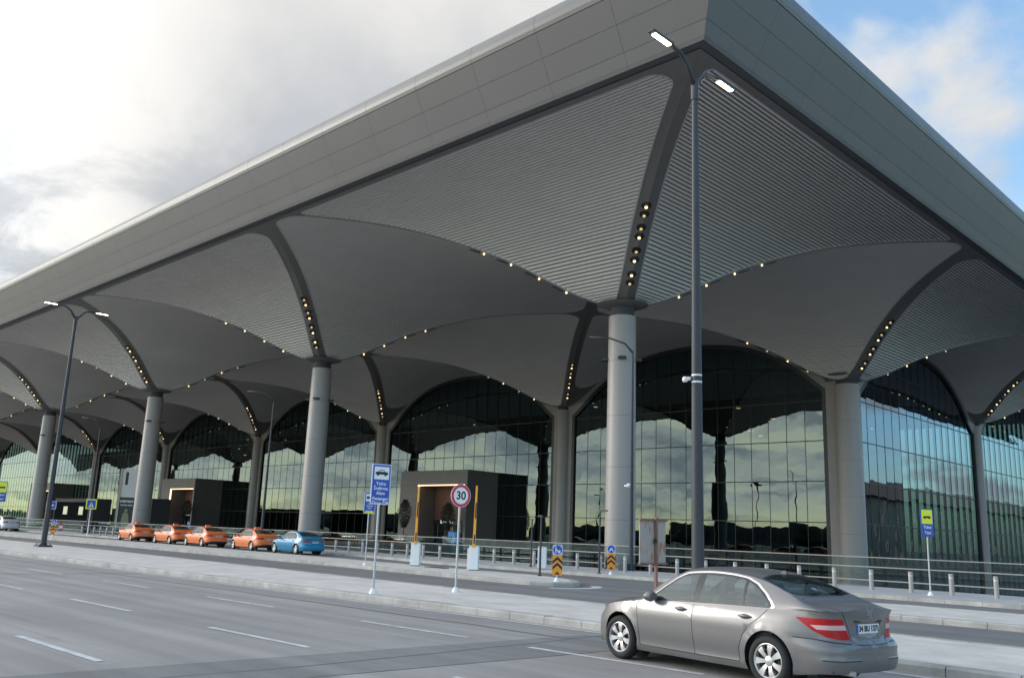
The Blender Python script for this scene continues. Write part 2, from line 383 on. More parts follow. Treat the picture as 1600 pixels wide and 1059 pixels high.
# ------------------------------------------------------------------ terminal
PX, PY, A = -36.64, 47.86, 36.0
KY = 83.5; FY = 31.1; FX = -19.67
def colx(i): return PX-A*i
FT = [(0, 17.15), (.9, 17.35), (1.6, 17.6), (2.5, 18.05), (4, 19.05), (5.4, 19.98), (6.8, 20.72), (8.7, 21.55), (10.3, 22.1), (12, 22.5), (14, 22.8), (16, 22.97), (18, 23.02)]
def F(d):
    d = min(abs(d), 18)
    for k in range(len(FT)-1):
        if d <= FT[k+1][0]:
            (x0, z0), (x1, z1) = FT[k], FT[k+1]
            sl_ = lambda q: (FT[min(q+1, len(FT)-1)][1]-FT[max(q-1, 0)][1])/(FT[min(q+1, len(FT)-1)][0]-FT[max(q-1, 0)][0])
            m0 = sl_(k) if k else 0; m1 = sl_(k+1) if k < len(FT)-2 else 0
            h = x1-x0; t = (d-x0)/h
            return (2*t**3-3*t*t+1)*z0+(t**3-2*t*t+t)*h*m0+(-2*t**3+3*t*t)*z1+(t**3-t*t)*h*m1
    return FT[-1][1]
term = thing('airport_terminal', 'huge airport terminal with vaulted slatted canopy, round columns and dark glass facade', 'terminal', (PX, KY, 0))
term['worldpart'] = (PX, KY, 0.0)
OFF = Vector((PX, KY, 0))

def inset(poly, d):
    n = len(poly); lines = []
    for i in range(n):
        a = Vector(poly[i]); c = Vector(poly[(i+1) % n]); t = (c-a).normalized(); nn = Vector((-t.y, t.x)); lines.append((a+nn*d[i], t))
    res = []
    for i in range(n):
        (p, t), (q, s_) = lines[i-1], lines[i]; den = t.x*s_.y-t.y*s_.x; k = ((q.x-p.x)*s_.y-(q.y-p.y)*s_.x)/den; res.append(p+t*k)
    return res
def fillet(poly, rad):
    n = len(poly); o = []
    for i in range(n):
        p = poly[i]; u_ = (poly[i-1]-p).normalized(); v_ = (poly[(i+1) % n]-p).normalized(); r_ = rad[i]
        if r_ <= 0: o.append(p); continue
        ang = u_.angle(v_); t = r_/math.tan(ang/2); a = p+u_*t; c = p+v_*t
        bis = (u_+v_).normalized(); ce = p+bis*(r_/math.sin(ang/2))
        a0 = math.atan2(a.y-ce.y, a.x-ce.x); a1 = math.atan2(c.y-ce.y, c.x-ce.x)
        while a1-a0 > math.pi: a1 -= 2*math.pi
        while a1-a0 < -math.pi: a1 += 2*math.pi
        for k in range(9):
            q = a0+(a1-a0)*k/8; o.append(ce+Vector((math.cos(q), math.sin(q)))*r_)
    return o
def ray_hit(poly, c, ang):
    d = Vector((math.cos(ang), math.sin(ang))); best = None
    n = len(poly)
    for i in range(n):
        a = poly[i]; e = poly[(i+1) % n]-a; den = d.x*e.y-d.y*e.x
        if abs(den) < 1e-9: continue
        t = ((a.x-c.x)*e.y-(a.y-c.y)*e.x)/den; s_ = ((a.x-c.x)*d.y-(a.y-c.y)*d.x)/den
        if t > 0 and -1e-6 <= s_ <= 1+1e-6 and (best is None or t < best): best = t
    return c+d*best
def clip_iv(poly, axis, v):
    """interval of the other coordinate where polygon crosses coordinate[axis]=v"""
    hits = []
    n = len(poly)
    for i in range(n):
        a = poly[i]; c = poly[(i+1) % n]
        if (a[axis]-v)*(c[axis]-v) <= 0 and a[axis] != c[axis]:
            t = (v-a[axis])/(c[axis]-a[axis]); hits.append(a[1-axis]+(c[1-axis]-a[1-axis])*t)
    return (min(hits), max(hits)) if len(hits) >= 2 else None
PITCH = .25
npanel = 0
def vault_panel(corners, widths, radii, axis, c0, c1=None):
    """corners counter-clockwise in plan; height depends on coordinate 'axis' through its distance to c0 / c1"""
    global npanel
    outer = [Vector(p) for p in corners]
    H_ = lambda p: F(min(abs(p[axis]-c0), abs(p[axis]-c1)) if c1 is not None else abs(p[axis]-c0))
    inn = fillet(inset(corners, widths), radii)
    cen = sum(outer, Vector((0, 0)))/len(outer)
    angs = []
    for i in range(len(outer)):
        a, c = outer[i], outer[(i+1) % len(outer)]; k = max(2, int((c-a).length/.7))
        for q in range(k): p = a.lerp(c, q/k); angs.append(math.atan2(p.y-cen.y, p.x-cen.x))
    for p in inn: angs.append(math.atan2(p.y-cen.y, p.x-cen.x))
    angs = sorted(set(round(a, 6) for a in angs))
    ring_o = [ray_hit(outer, cen, a) for a in angs]; ring_i = [ray_hit(inn, cen, a) for a in angs]
    n = len(angs)
    # band (rib / seam cladding)
    B = MB(); vs = []; T = 5
    for t in range(T):
        for k in range(n):
            p = ring_o[k].lerp(ring_i[k], t/(T-1)); vs.append((p.x, p.y, H_(p)))
    fs = [(t*n+k, (t+1)*n+k, (t+1)*n+(k+1) % n, t*n+(k+1) % n) for t in range(T-1) for k in range(n)]
    B.add(vs, fs)
    lip = [(p.x, p.y, H_(p)) for p in ring_i]+[(p.x, p.y, H_(p)+.26) for p in ring_i]
    B.add(lip, [(k, n+k, n+(k+1) % n, (k+1) % n) for k in range(n)])
    rib = B.build('ceiling_rib', m_rib, term, smooth=True, auto=40)
    # trim
    T_ = MB(); nn_ = len(inn); vs = []
    ctr = inset([tuple(p) for p in inn], [.07]*nn_) if False else None
    for k in range(n):
        p = ring_i[k]; q = p+(cen-p).normalized()*.10
        z = H_(p)-.03
        vs += [(p.x, p.y, z+.03), (p.x, p.y, z), (q.x, q.y, H_(q)-.03), (q.x, q.y, H_(q)+.1)]
    T_.add(vs, [(4*k+j, 4*k+j+1, 4*((k+1) % n)+j+1, 4*((k+1) % n)+j) for k in range(n) for j in range(3)])
    T_.build('panel_trim', m_trim, rib, off=OFF, smooth=False)
    # slats and the dark void behind
    S = MB(); V = MB()
    lo = min(p[axis] for p in inn); hi = max(p[axis] for p in inn)
    v = math.floor(lo/PITCH)*PITCH
    def pt(v_, o_, z_): return (v_, o_, z_) if axis == 0 else (o_, v_, z_)
    def hv(v_): return F(min(abs(v_-c0), abs(v_-c1)) if c1 is not None else abs(v_-c0))
    prev = None
    while v < hi:
        iv = clip_iv(inn, axis, v)
        if iv:
            a0 = clip_iv(inn, axis, v-.056) or iv; a1 = clip_iv(inn, axis, v+.056) or iv
            z0, z1 = hv(v-.056)-.01, hv(v+.056)-.01
            S.hexa([pt(v-.056, a0[0], z0), pt(v+.056, a1[0], z1), pt(v+.056, a1[1], z1), pt(v-.056, a0[1], z0)],
                   [pt(v-.056, a0[0], z0+.09), pt(v+.056, a1[0], z1+.09), pt(v+.056, a1[1], z1+.09), pt(v-.056, a0[1], z0+.09)])
            i2 = clip_iv(inn, axis, v+PITCH) or iv
            V.quad(pt(v, iv[0], hv(v)+.24), pt(v+PITCH, i2[0], hv(v+PITCH)+.24), pt(v+PITCH, i2[1], hv(v+PITCH)+.24), pt(v, iv[1], hv(v)+.24))
        v += PITCH
    sl_o = S.build('ceiling_slats', m_slat, term)
    V.build('panel_void', m_back, sl_o, off=OFF)
    npanel += 1
WR, WS = .58, .14          # half widths of the wide ribs and of the narrow seams
def ap(i): return PX-A*i+A/2   # apex x to the right of column i
NB = 8
ed = .45
for i in range(NB):
    x = colx(i)
    # front half cell of column P_i : vertices P, apex left on fascia, apex right on fascia (counter clockwise seen from above)
    dF = PY-FY
    if i == 0: vault_panel([(x, PY), (x-dF, FY), (FX, FY)], [WS, ed, WR], [1.4, .3, .8], 1, PY)
    else: vault_panel([(x, PY), (x-dF, FY), (x+dF, FY)], [WS, ed, WR], [1.4, .3, 1.0], 1, PY)
    # between P_i and P_{i+1}
    x2 = colx(i+1)
    vault_panel([(x2, PY), (x2+dF, FY), (x-dF, FY), (x, PY), (x-A/2, PY+A/2)], [WR, .45, WS, WR, WS], [1.4, 1.6, 2.2, 1.4, 2.4], 0, x, x2)
    # K_i K_{i+1} outer half
    vault_panel([(x2, KY), (x-A/2, PY+A/2), (x, KY)], [WR if False else WR, WS, .05], [2.2, 1.2, 1.2], 0, x, x2)
    # P_i K_i
    if i == 0: vault_panel([(x, PY), (FX, PY+(FX-PX)), (FX, KY-(FX-PX)), (x, KY), (x-A/2, PY+A/2)], [WS, .45, WR, WS, WR], [1.4, 2.0, 1.6, 1.4, 2.2], 1, PY, KY)
    else: vault_panel([(x, PY), (x+A/2, PY+A/2), (x, KY), (x-A/2, PY+A/2)], [WS, WR, WS, WR], [1.4, 2.2, 1.4, 2.2], 1, PY, KY)
# right-hand (side) eaves
dX = FX-PX
vault_panel([(PX, PY), (FX, FY), (FX, PY+dX)], [WR, ed, WS], [1.4, .35, .3], 0, PX)
SY = [KY, KY+A, KY+2*A, KY+3*A]
for k, y in enumerate(SY[:3]):
    vault_panel([(PX, y), (FX, y-dX), (FX, y+dX)], [WR, ed, WS], [1.4, 1.0, .3], 0, PX)
    y2 = SY[k+1]
    vault_panel([(PX, y), (FX, y+dX), (FX, y2-dX), (PX, y2)], [WS, .45, WR, .05], [1.2, 2.0, 1.6, 1.2], 1, y, y2)

# fascia
prof = [(.0, 23.04), (.45, 23.06), (.53, 23.20), (.82, 23.78), (1.42, 24.93), (2.0, 26.05)]
for k in range(0, 10):
    a = R(-28+k*13.2); prof.append((1.2+.94*math.cos(a), 26.5+.94*math.sin(a)))
prof += [(.0, 27.5)]
XL, YR = colx(NB)-20, SY[3]+10
def fasc(side, s0, s1, d0, d1, z0, z1, mitre0):
    pass
seg = [[0, 1], [1, 2], [2, 3], [3, 4], [4, 5, 6], list(range(6, 16)), [15, 16]]
prof = prof[:17]
gap = .008
def shrink(a, b_, g):
    d = Vector(b_)-Vector(a); L_ = d.length; return tuple(Vector(a)+d*g/L_), tuple(Vector(b_)-d*g/L_)
for side in (0, 1):
    jw = 4.6 if side == 0 else 4.6
    rows = []
    for si, idx in enumerate(seg):
        B = MB(); pts = [prof[q] for q in idx]
        if len(pts) > 1 and si in (2, 3, 4, 5):
            pts[0] = shrink(pts[0], pts[1], gap)[0]; pts[-1] = shrink(pts[-2], pts[-1], gap)[1]
        n_ = int(300/jw)
        for k in range(n_):
            for (d0, z0), (d1, z1) in zip(pts[:-1], pts[1:]):
                if side == 0:
                    xa = lambda d: FX+d if k == 0 else FX+1.0-jw*k-gap
                    xb = FX+1.0-jw*(k+1)+gap
                    if xb < XL: continue
                    B.quad((xb, FY-d0, z0), (xa(d0), FY-d0, z0), (xa(d1), FY-d1, z1), (xb, FY-d1, z1), 1 if si == 0 else 0)
                else:
                    ya = lambda d: FY-d if k == 0 else FY-1.0+jw*k+gap
                    yb = FY-1.0+jw*(k+1)-gap
                    if yb > YR: continue
                    B.quad((FX+d0, ya(d0), z0), (FX+d0, yb, z0), (FX+d1, yb, z1), (FX+d1, ya(d1), z1), 1 if si == 0 else 0)
        if not B.f: continue
        o = B.build('eaves_edge_band' if si == 0 else ('roof_nosing' if si == 5 else 'fascia_panel'), [m_fascia, m_band], term, smooth=(si in (4, 5)), auto=30)
    # dark backing behind the joints
    B = MB()
    for q in range(1, 16):
        (d0, z0), (d1, z1) = prof[q], prof[q+1]; ins = .03
        d0 -= ins; d1 -= ins
        if side == 0: B.quad((XL, FY-d0, z0), (FX+d0, FY-d0, z0), (FX+d1, FY-d1, z1), (XL, FY-d1, z1))
        else: B.quad((FX+d0, FY-d0, z0), (FX+d0, YR, z0), (FX+d1, YR, z1), (FX+d1, FY-d1, z1))
    B.build('fascia_backing', m_joint, term)
# roof deck
B = MB(); B.box(XL, FX, FY, YR, 27.35, 27.5); B.build('roof_deck', m_fascia, term)

# columns ------------------------------------------------------------
def column(x, y, r0, r1, ztop=16.55, ring=True):
    B = MB(); B.lathe([(r0, -8), (r0, 0), (r1, ztop-.12), (r1*.985, ztop)], (x, y, 0), 40)
    B.lathe([(r1*.985, ztop), (r1*.9, ztop+.02), (0.01, ztop+.02)], (x, y, 0), 40)
    c = B.build('column', m_column, term, smooth=True, auto=40)
    B = MB(); B.lathe([(r1*.86, ztop+.0), (r1*.86, ztop+.75)], (x, y, 0), 32);     B.build('column_neck', m_joint, c, smooth=True, off=OFF, auto=40)
    B = MB()
    Bc = MB(); Bc.lathe([(r1*.86, ztop+.66), (r1*1.5, ztop+.72), (r1*1.9, ztop+.86)], (x, y, 0), 32); Bc.build('column_collar', m_rib, c, smooth=True, off=OFF)
    for z in (2.9, 6.3, 9.7, 13.4):
        rz_ = r0+(r1-r0)*z/ztop; B = MB(); B.lathe([(rz_+.003, z-.012), (rz_+.003, z+.012)], (x, y, 0), 40)
        B.build('cladding_joint', m_cjoint, c, off=OFF)
    if ring:
        for a in (38, 128, 218, 308):
            B = MB(); aa = R(a); d = Vector((math.cos(aa), math.sin(aa), 0)); p = Vector((x, y, 13.55))+d*(r1+.18); t = Vector((-d.y, d.x, 0))
            q = [p-d*.22-t*.3, p-d*.22+t*.3, p+d*.22+t*.22, p+d*.22-t*.22]
            B.hexa([v_-Vector((0, 0, .07)) for v_ in q], [v_+Vector((0, 0, .07)) for v_ in q])
            B.build('column_floodlight', m_frame, c, off=OFF)
    return c
for i in range(NB): column(colx(i), PY, 1.0, .93)
for i in range(1, NB): column(colx(i), KY-.25, .80, .78, 16.9, False)
column(PX-.1, KY-.1, 1.22, 1.18, 16.95, False)
for y in SY[1:]: column(PX+.1, y, .62, .60, 16.9, False)

# lights in the ribs and seams ------------------------------------------------
nseam = 0
def rib_lights(cx_, cy_, dx, dy):
    for s_ in (2.75, 4.15, 5.5, 6.85):
        H = MB(); G = MB(); Dm = MB(); flip = random.random() < .7
        for k, off in enumerate((-.27, .27)):
            d = s_+off; x = cx_+dx*d; y = cy_+dy*d; z = F(d)
            slope = (F(d+.1)-F(d-.1))/.2
            nrm = Vector((dx*slope/1, dy*slope/1, -1)).normalized(); nrm = Vector((dx*slope*.5, dy*slope*.5, -1)).normalized()
            e1 = Vector((dy, -dx, 0)).normalized(); e2 = nrm.cross(e1).normalized(); c = Vector((x, y, z))+nrm*.02
            r_ = .30
            ring = [c+(e1*math.cos(q*math.pi/9)+e2*math.sin(q*math.pi/9))*r_ for q in range(18)]
            back = [p-nrm*.04 for p in ring]
            H.poly(ring)
            H.add(ring+back, [(q, (q+1) % 18, 18+(q+1) % 18, 18+q) for q in range(18)])
            # lamp head peeping out of the lower half of the opening
            c2 = c+nrm*.09-e2*.02*1+Vector((-dx, -dy, 0))*.10
            tgt = G if k == (0 if flip else 1) else Dm
            tgt.lathe([(.001, -.07), (.07, -.06), (.10, 0), (.07, .06), (.001, .06)], tuple(c2), 10)
        h = H.build('downlight', m_black, term)
        G.build('lamp', m_spot, h, off=OFF, smooth=True); Dm.build('lamp', m_spotdim, h, off=OFF, smooth=True)
def seam_lights(cx_, cy_, dx, dy):
    global nseam
    for s_ in (2.75, 4.1, 5.5, 6.85):
        B = MB(); x = cx_+dx*s_; y = cy_+dy*s_; z = F(s_)-.07
        d = Vector((dx, dy, 0)).normalized(); t = Vector((-d.y, d.x, 0))
        slope = F(s_+.8)-F(s_)
        a = Vector((x, y, z))+d*.25+Vector((0, 0, slope*.2)); c = a+d*.75+Vector((0, 0, slope*.62))
        B.hexa([a-t*.11-Vector((0, 0, .03)), a+t*.11-Vector((0, 0, .03)), c+t*.11-Vector((0, 0, .03)), c-t*.11-Vector((0, 0, .03))], [a-t*.11, a+t*.11, c+t*.11, c-t*.11], 1)
        B.lathe([(.001, -.08), (.055, -.06), (.075, -.01), (.055, .05)], (x, y, z), 10)
        if nseam < 96: B.build('seam_light', [m_spotdim if nseam % 5 in (1, 3) and nseam > 16 else m_spot, m_black], term)
        else: seam_rest.append(B)
        nseam += 1
seam_rest = []
for i in range(NB-1):
    x = colx(i)
    rib_lights(x, PY, 1, -1)
    seam_lights(x, PY, -1, -1); seam_lights(x, PY, 1, 1)
for i in range(0, 6):
    rib_lights(colx(i), KY, 1, -1); seam_lights(colx(i), KY, -1, -1)
for y in SY[1:3]:
    rib_lights(PX, y, 1, -1); seam_lights(PX, y, 1, 1)
seam_lights(PX, KY, 1, 1)
if seam_rest:
    B = MB()
    for q in seam_rest: 
        o = len(B.v); B.v += q.v; B.f += [tuple(i_+o for i_ in f) for f in q.f]; B.m += q.m
    tag(B.build('seam_light_row', [m_spot, m_black], term), kind='stuff')

# facades ------------------------------------------------------------
HROWS = [-8, -3.95, 0, 3.93, 7.85, 11.75, 15.7, 19.6, 23.5]
def top_glass(d): return F(d)-(.55+1.15*math.exp(-max(0, d-1.8)/5.5))
def bay(origin, du, wl, wr, nrm, glass, portal=None):
    """glazed bay: origin = left column centre, du = unit vector along facade, nrm = outward normal"""
    o = Vector(origin); du = Vector(du); nrm = Vector(nrm)
    P3 = lambda u, z, e=0: o+du*u+Vector((0, 0, z))+nrm*e
    L0, L1 = wl, A-wr; n = 16; wd = (L1-L0)/n
    G = MB(); Mu = MB()
    dd = lambda u: min(u, A-u)
    for k in range(n):
        u0, u1 = L0+wd*k, L0+wd*(k+1)
        for r_ in range(len(HROWS)-1):
            z0, z1 = HROWS[r_], HROWS[r_+1]
            t0, t1 = top_glass(dd(u0)), top_glass(dd(u1)); tm = top_glass(dd((u0+u1)/2))
            if max(t0, t1, tm) <= z0+.05: continue
            pts = [(u0, z0), (u1, z0), (u1, max(z0, min(z1, t1))), ((u0+u1)/2, max(z0, min(z1, tm))), (u0, max(z0, min(z1, t0)))]
            ta, tb = max(-.0035, min(.0035, random.gauss(0, R(.11)))), random.gauss(0, R(.08)); uc, zc = (u0+u1)/2, (z0+z1)/2
            G.poly([P3(u, z, (u-uc)*ta+(z-zc)*tb-.02) for u, z in pts])
        if k:
            zt = top_glass(dd(u0)); a = P3(u0, -8); 
            q = [P3(u0-.024, -8, .006), P3(u0+.024, -8, .006), P3(u0+.024, -8, -.3), P3(u0-.024, -8, -.3)]
            Mu.hexa([q[0], q[1], q[2], q[3]], [v_+Vector((0, 0, zt+8)) for v_ in q])
    for z in HROWS[1:-1]:
        us = [L0+(L1-L0)*k/64 for k in range(65)]; us = [u for u in us if top_glass(dd(u)) > z]
        if len(us) < 2: continue
        a, c = us[0], us[-1]
        q = [P3(a, z-.045, .012), P3(c, z-.045, .012), P3(c, z-.045, -.2), P3(a, z-.045, -.2)]
        Mu.hexa(q, [v_+Vector((0, 0, .09)) for v_ in q])
    g = G.build('glass_wall', glass, term)
    Mu.build('mullions', m_mull, g, off=OFF)
    # arched dark frame and light cladding above / beside
    Fr = MB(); Cl = MB(); fw = .42
    us = [L0-.0+(L1-L0)*k/60 for k in range(61)]
    inn = [(L0, -8)]+[(u, top_glass(dd(u))) for u in us]+[(L1, -8)]
    outr = []
    for k, (u, z) in enumerate(inn):
        if k == 0: outr.append((u-fw, -8)); continue
        if k == len(inn)-1: outr.append((u+fw, -8)); continue
        a = Vector(inn[k-1]) if k > 1 else Vector((u, z-1)); c = Vector(inn[k+1]) if k < len(inn)-2 else Vector((u, z-1))
        t = (c-a).normalized() if k not in (1, len(inn)-2) else ((Vector(inn[k+1])-Vector(inn[k])).normalized()+(Vector((0, 1)) if k == 1 else Vector((0, 0)))).normalized() if k == 1 else ((Vector(inn[k])-Vector(inn[k-1])).normalized()+Vector((0, -1))).normalized()
        nn_ = Vector((-t.y, t.x)); outr.append((u+nn_.x*fw, z+nn_.y*fw))
    for k in range(len(inn)-1):
        (a0, z0), (a1, z1), (b0, y0), (b1, y1) = inn[k], inn[k+1], outr[k], outr[k+1]
        Fr.quad(P3(a0, z0, .22), P3(a1, z1, .22), P3(b1, y1, .22), P3(b0, y0, .22))
        Fr.quad(P3(a0, z0, -.2), P3(a1, z1, -.2), P3(a1, z1, .22), P3(a0, z0, .22))
    Fr.build('window_frame', m_frame, term)
    for k in range(1, len(outr)-2):
        (b0, y0), (b1, y1) = outr[k], outr[k+1]
        Cl.quad(P3(b0, y0, .215), P3(b1, y1, .215), P3(b1, max(y1, F(dd(b1))+.05), .215), P3(b0, max(y0, F(dd(b0))+.05), .215))
    lu = outr[0][0]; ru = outr[-1][0]
    Cl.quad(P3(0, -8, .215), P3(lu, -8, .215), P3(outr[1][0], outr[1][1], .215), P3(0, outr[1][1], .215))
    Cl.quad(P3(0, outr[1][1], .215), P3(outr[1][0], outr[1][1], .215), P3(outr[1][0], F(1.2), .215), P3(0, 17.4, .215))
    Cl.quad(P3(ru, -8, .215), P3(A, -8, .215), P3(A, outr[-2][1], .215), P3(outr[-2][0], outr[-2][1], .215))
    Cl.quad(P3(outr[-2][0], outr[-2][1], .215), P3(A, outr[-2][1], .215), P3(A, 17.4, .215), P3(outr[-2][0], F(1.2), .215))
    Cl.build('facade_cladding', m_clad, term)
for i in range(NB-1):
    bay((colx(i+1), KY, 0), (1, 0, 0), 1.75, 2.6 if i == 0 else 1.9, (0, -1, 0), m_glass)
for k in range(3):
    bay((PX, SY[k], 0), (0, 1, 0), 1.9 if k == 0 else 1.2, 1.2, (1, 0, 0), m_glass_side)
# inside: floors, dark cores, a few lit ceiling lamps
B = MB(); B.box(XL, PX-.6, KY+.5, YR, -.5, -.3); B.build('interior_floor', mat('interior_floor', (.10, .10, .095), .4), term)
B = MB(); B.box(XL, PX-12, KY+42, KY+42.4, -8, 24); B.build('interior_wall', mat('interior_wall', (.05, .055, .055), .7), term)
B = MB(); 
for i in range(1, NB): B.lathe([(.7, -8), (.7, 22)], (colx(i), KY+30, 0), 16)
B.build('interior_columns', m_clad, term, smooth=True)
B = MB()
for k in range(34):
    x = random.uniform(XL+40, PX-4); y = random.uniform(KY+3, KY+30); z = random.uniform(13, 20); B.box(x-.2, x+.2, y-.2, y+.2, z, z+.1)
B.build('interior_lamps', m_spot, term)

# entrance portals
def portal(xr, y0, n, wl=13.3, h=9.5, writing=True):
    B = MB(); x0, x1 = xr-wl, xr; ox0, ox1, oz = x0+3.75, xr-.45, 7.65; yb = KY-.03; yi = y0+3.2
    B.box(x0, ox0, y0, yi, -8, h); B.box(ox1, x1, y0, yi, -8, h); B.box(ox0, ox1, y0, yi, oz, h); B.box(ox0, ox1, y0+.02, yi, -8, 0)
    B.box(x0+.01, x1-.01, yi, yb, -8, h-.01)
    p = B.build('entrance_portal', m_portal, term)
    B = MB(); s_ = .12
    B.box(ox0, ox0+s_, y0-.03, y0+.2, 0, oz); B.box(ox0, ox1, y0-.03, y0+.2, oz-s_, oz)
    B.build('light_strip', m_strip, p, off=OFF)
    B = MB(); B.box(ox0+.12, ox1, yi-.2, yi-.02, 3.2, oz-.12); B.build('inner_panel', m_brown, p, off=OFF)
    B = MB(); B.box(ox0+.12, ox1, yi-.12, yi-.05, 0, 3.18); B.build('door_glass', mat('door_glass', (.02, .025, .03), .12), p, off=OFF)
    B = MB()
    for k in range(6): 
        xx = ox0+.9+k*1.5; B.box(xx, xx+.05, yi-.2, yi-.14, 0, 3.18)
    B.build('door_frame', m_steel, p, off=OFF)
    B = MB(); B.box(ox0+.12, ox1, yi-.26, yi-.21, 2.6, 3.2); B.build('door_header', m_black, p, off=OFF)
    B = MB(); B.box(ox0+4.2, ox0+5.5, yi-1.2, yi-.9, 0.0, 1.7); B.build('information_screen', mat('screen_blue', (.02, .1, .25), .4, emit=(.05, .25, .6), estr=.25), p, off=OFF)
    for z in (1.9, 3.8, 5.7, 7.6):
        B = MB(); B.box(x0-.004, x0+3.75, y0-.004, y0+.01, z-.012, z+.012); B.build('cladding_joint', m_joint, p, off=OFF)
        B = MB(); B.box(x1-.01, x1+.004, y0+.02, yb, z-.012, z+.012); B.build('cladding_joint', m_joint, p, off=OFF)
    m_lit = mat('lit_lettering', (.8, .85, 1), .4, emit=(.75, .8, 1), estr=.9)
    for k, (xx, t) in enumerate(((ox0+2.8, 'İç Hatlar Gidiş'), (ox0+8.0, 'Dış Hatlar'))):
        o = text(t, .42, m_lit, p, Vector((xx, yi-.29, 2.95))-OFF, (R(90), 0, 0), name='door_sign')
    return p
for k in range(3): portal(-83.85-72.4*k+.0, 78.0, k)
for x in (-90.5, -162.6, -234.6):
    b = MB(); b.box(x-7, x+8, 39.52, 78.0, -.8, .05); tag(b.build('bridge_deck', m_concrete), kind='structure')

# ------------------------------------------------------------------ car generator
def lerp_tab(tab, x):
    if x <= tab[0][0]: return tab[0][1]
    for (a, b_), (c, d) in zip(tab[:-1], tab[1:]):
        if x <= c: return b_+(d-b_)*(x-a)/(c-a)
    return tab[-1][1]
def smooth_tab(tab):
    """monotone-ish cubic through the points"""
    xs = [p[0] for p in tab]; ys = [p[1] for p in tab]; n = len(xs)
    def f(x):
        if x <= xs[0]: return ys[0]
        if x >= xs[-1]: return ys[-1]
        k = 0
        while x > xs[k+1]: k += 1
        def sl_(q):
            if q == 0 or q == n-1: return (ys[min(q+1, n-1)]-ys[max(q-1, 0)])/(xs[min(q+1, n-1)]-xs[max(q-1, 0)])
            a = (ys[q]-ys[q-1])/(xs[q]-xs[q-1]); b_ = (ys[q+1]-ys[q])/(xs[q+1]-xs[q])
            return 0 if a*b_ <= 0 else 2*a*b_/(a+b_)
        h = xs[k+1]-xs[k]; t = (x-xs[k])/h
        return (2*t**3-3*t*t+1)*ys[k]+(t**3-2*t*t+t)*h*sl_(k)+(-2*t**3+3*t*t)*ys[k+1]+(t**3-t*t)*h*sl_(k+1)
    return f
def sstep(a, b_, x):
    t = max(0, min(1, (x-a)/(b_-a))); return t*t*(3-2*t)
# plan outline (half), from the nose centre round to the tail centre; car local x: tail 0 -> nose 4.58
PLAN = [(4.58, 0), (4.572, .25), (4.53, .48), (4.42, .66), (4.22, .78), (3.95, .845), (3.6, .872), (3.1, .882), (2.3, .885), (1.5, .885), (1.0, .88), (.65, .862), (.36, .825), (.18, .755), (.085, .64), (.035, .45), (.01, .25), (0, 0)]
def catmull(pts, m=14):
    o = []
    for i in range(len(pts)-1):
        p0 = Vector(pts[max(i-1, 0)]); p1 = Vector(pts[i]); p2 = Vector(pts[i+1]); p3 = Vector(pts[min(i+2, len(pts)-1)])
        if i == 0: p0 = Vector((p1.x*2-p2.x if False else p2.x, -p2.y))
        if i == len(pts)-2: p3 = Vector((p1.x, -p1.y))
        d1 = (p2-p1).length; t0 = (p1-p0).length; t3 = (p3-p2).length
        m1 = (p2-p0)*(d1/(t0+d1)); m2 = (p3-p1)*(d1/(d1+t3))
        for k in range(m):
            t = k/m; o.append((2*t**3-3*t*t+1)*p1+(t**3-2*t*t+t)*m1+(-2*t**3+3*t*t)*p2+(t**3-t*t)*m2)
    o.append(Vector(pts[-1])); return o
PC = catmull(PLAN); PL = [0.0]
for a, c in zip(PC[:-1], PC[1:]): PL.append(PL[-1]+(c-a).length)
UMAX = PL[-1]
def Bu(u):
    u = max(0, min(UMAX, u)); lo, hi = 0, len(PL)-1
    while hi-lo > 1:
        mi = (lo+hi)//2
        if PL[mi] <= u: lo = mi
        else: hi = mi
    t = (u-PL[lo])/(PL[hi]-PL[lo]); p = PC[lo].lerp(PC[hi], t); a = PC[max(lo-1, 0)]; c = PC[min(hi+1, len(PC)-1)]
    d = (c-a).normalized(); nrm = Vector((-d.y, d.x)) if False else Vector((d.y*-1, d.x))
    # outward normal : path runs nose -> tail with y>0, outward is to the left/right accordingly
    nrm = Vector((d.y, -d.x)); 
    if nrm.dot(p-Vector((2.3, 0))) < 0: nrm = -nrm
    if lo == 0 and t < 1e-6: nrm = Vector((1, 0))
    if u >= UMAX-1e-6: nrm = Vector((-1, 0))
    return p, nrm
def u_of_x(x):
    """arc position of longitudinal x on the flank"""
    for k in range(len(PC)-1):
        if PC[k].x >= x >= PC[k+1].x and PC[k].x > PC[k+1].x: return PL[k]+(PL[k+1]-PL[k])*(PC[k].x-x)/(PC[k].x-PC[k+1].x)
    return UMAX
def u_of_y_rear(y):
    for k in range(len(PC)-1, 0, -1):
        if PC[k].y <= y <= PC[k-1].y: return PL[k]-(PL[k]-PL[k-1])*(y-PC[k].y)/(PC[k-1].y-PC[k].y)
    return u_of_x(.3)
off_side = smooth_tab([(.16, -.085), (.20, -.055), (.26, -.030), (.30, -.034), (.38, -.020), (.50, -.004), (.62, .0), (.70, .0), (.735, .006), (.755, -.004), (.80, -.012), (.88, -.03), (.94, -.055), (1.05, -.10)])
off_rear = smooth_tab([(.16, -.12), (.22, -.07), (.28, -.03), (.36, -.004), (.42, .004), (.45, -.008), (.54, .0), (.59, -.012), (.62, -.045), (.66, -.085), (.75, -.09), (.88, -.085), (.955, -.075), (1.0, -.05), (1.04, -.06)])
off_front = smooth_tab([(.16, -.12), (.24, -.03), (.40, .0), (.55, -.01), (.65, -.05), (.75, -.12), (.9, -.25)])
ztop_x = smooth_tab([(-.1, 1.005), (0, 1.0), (.3, .985), (1.0, .965), (1.8, .945), (2.6, .92), (3.3, .892), (3.8, .835), (4.2, .755), (4.45, .685), (4.6, .64)])
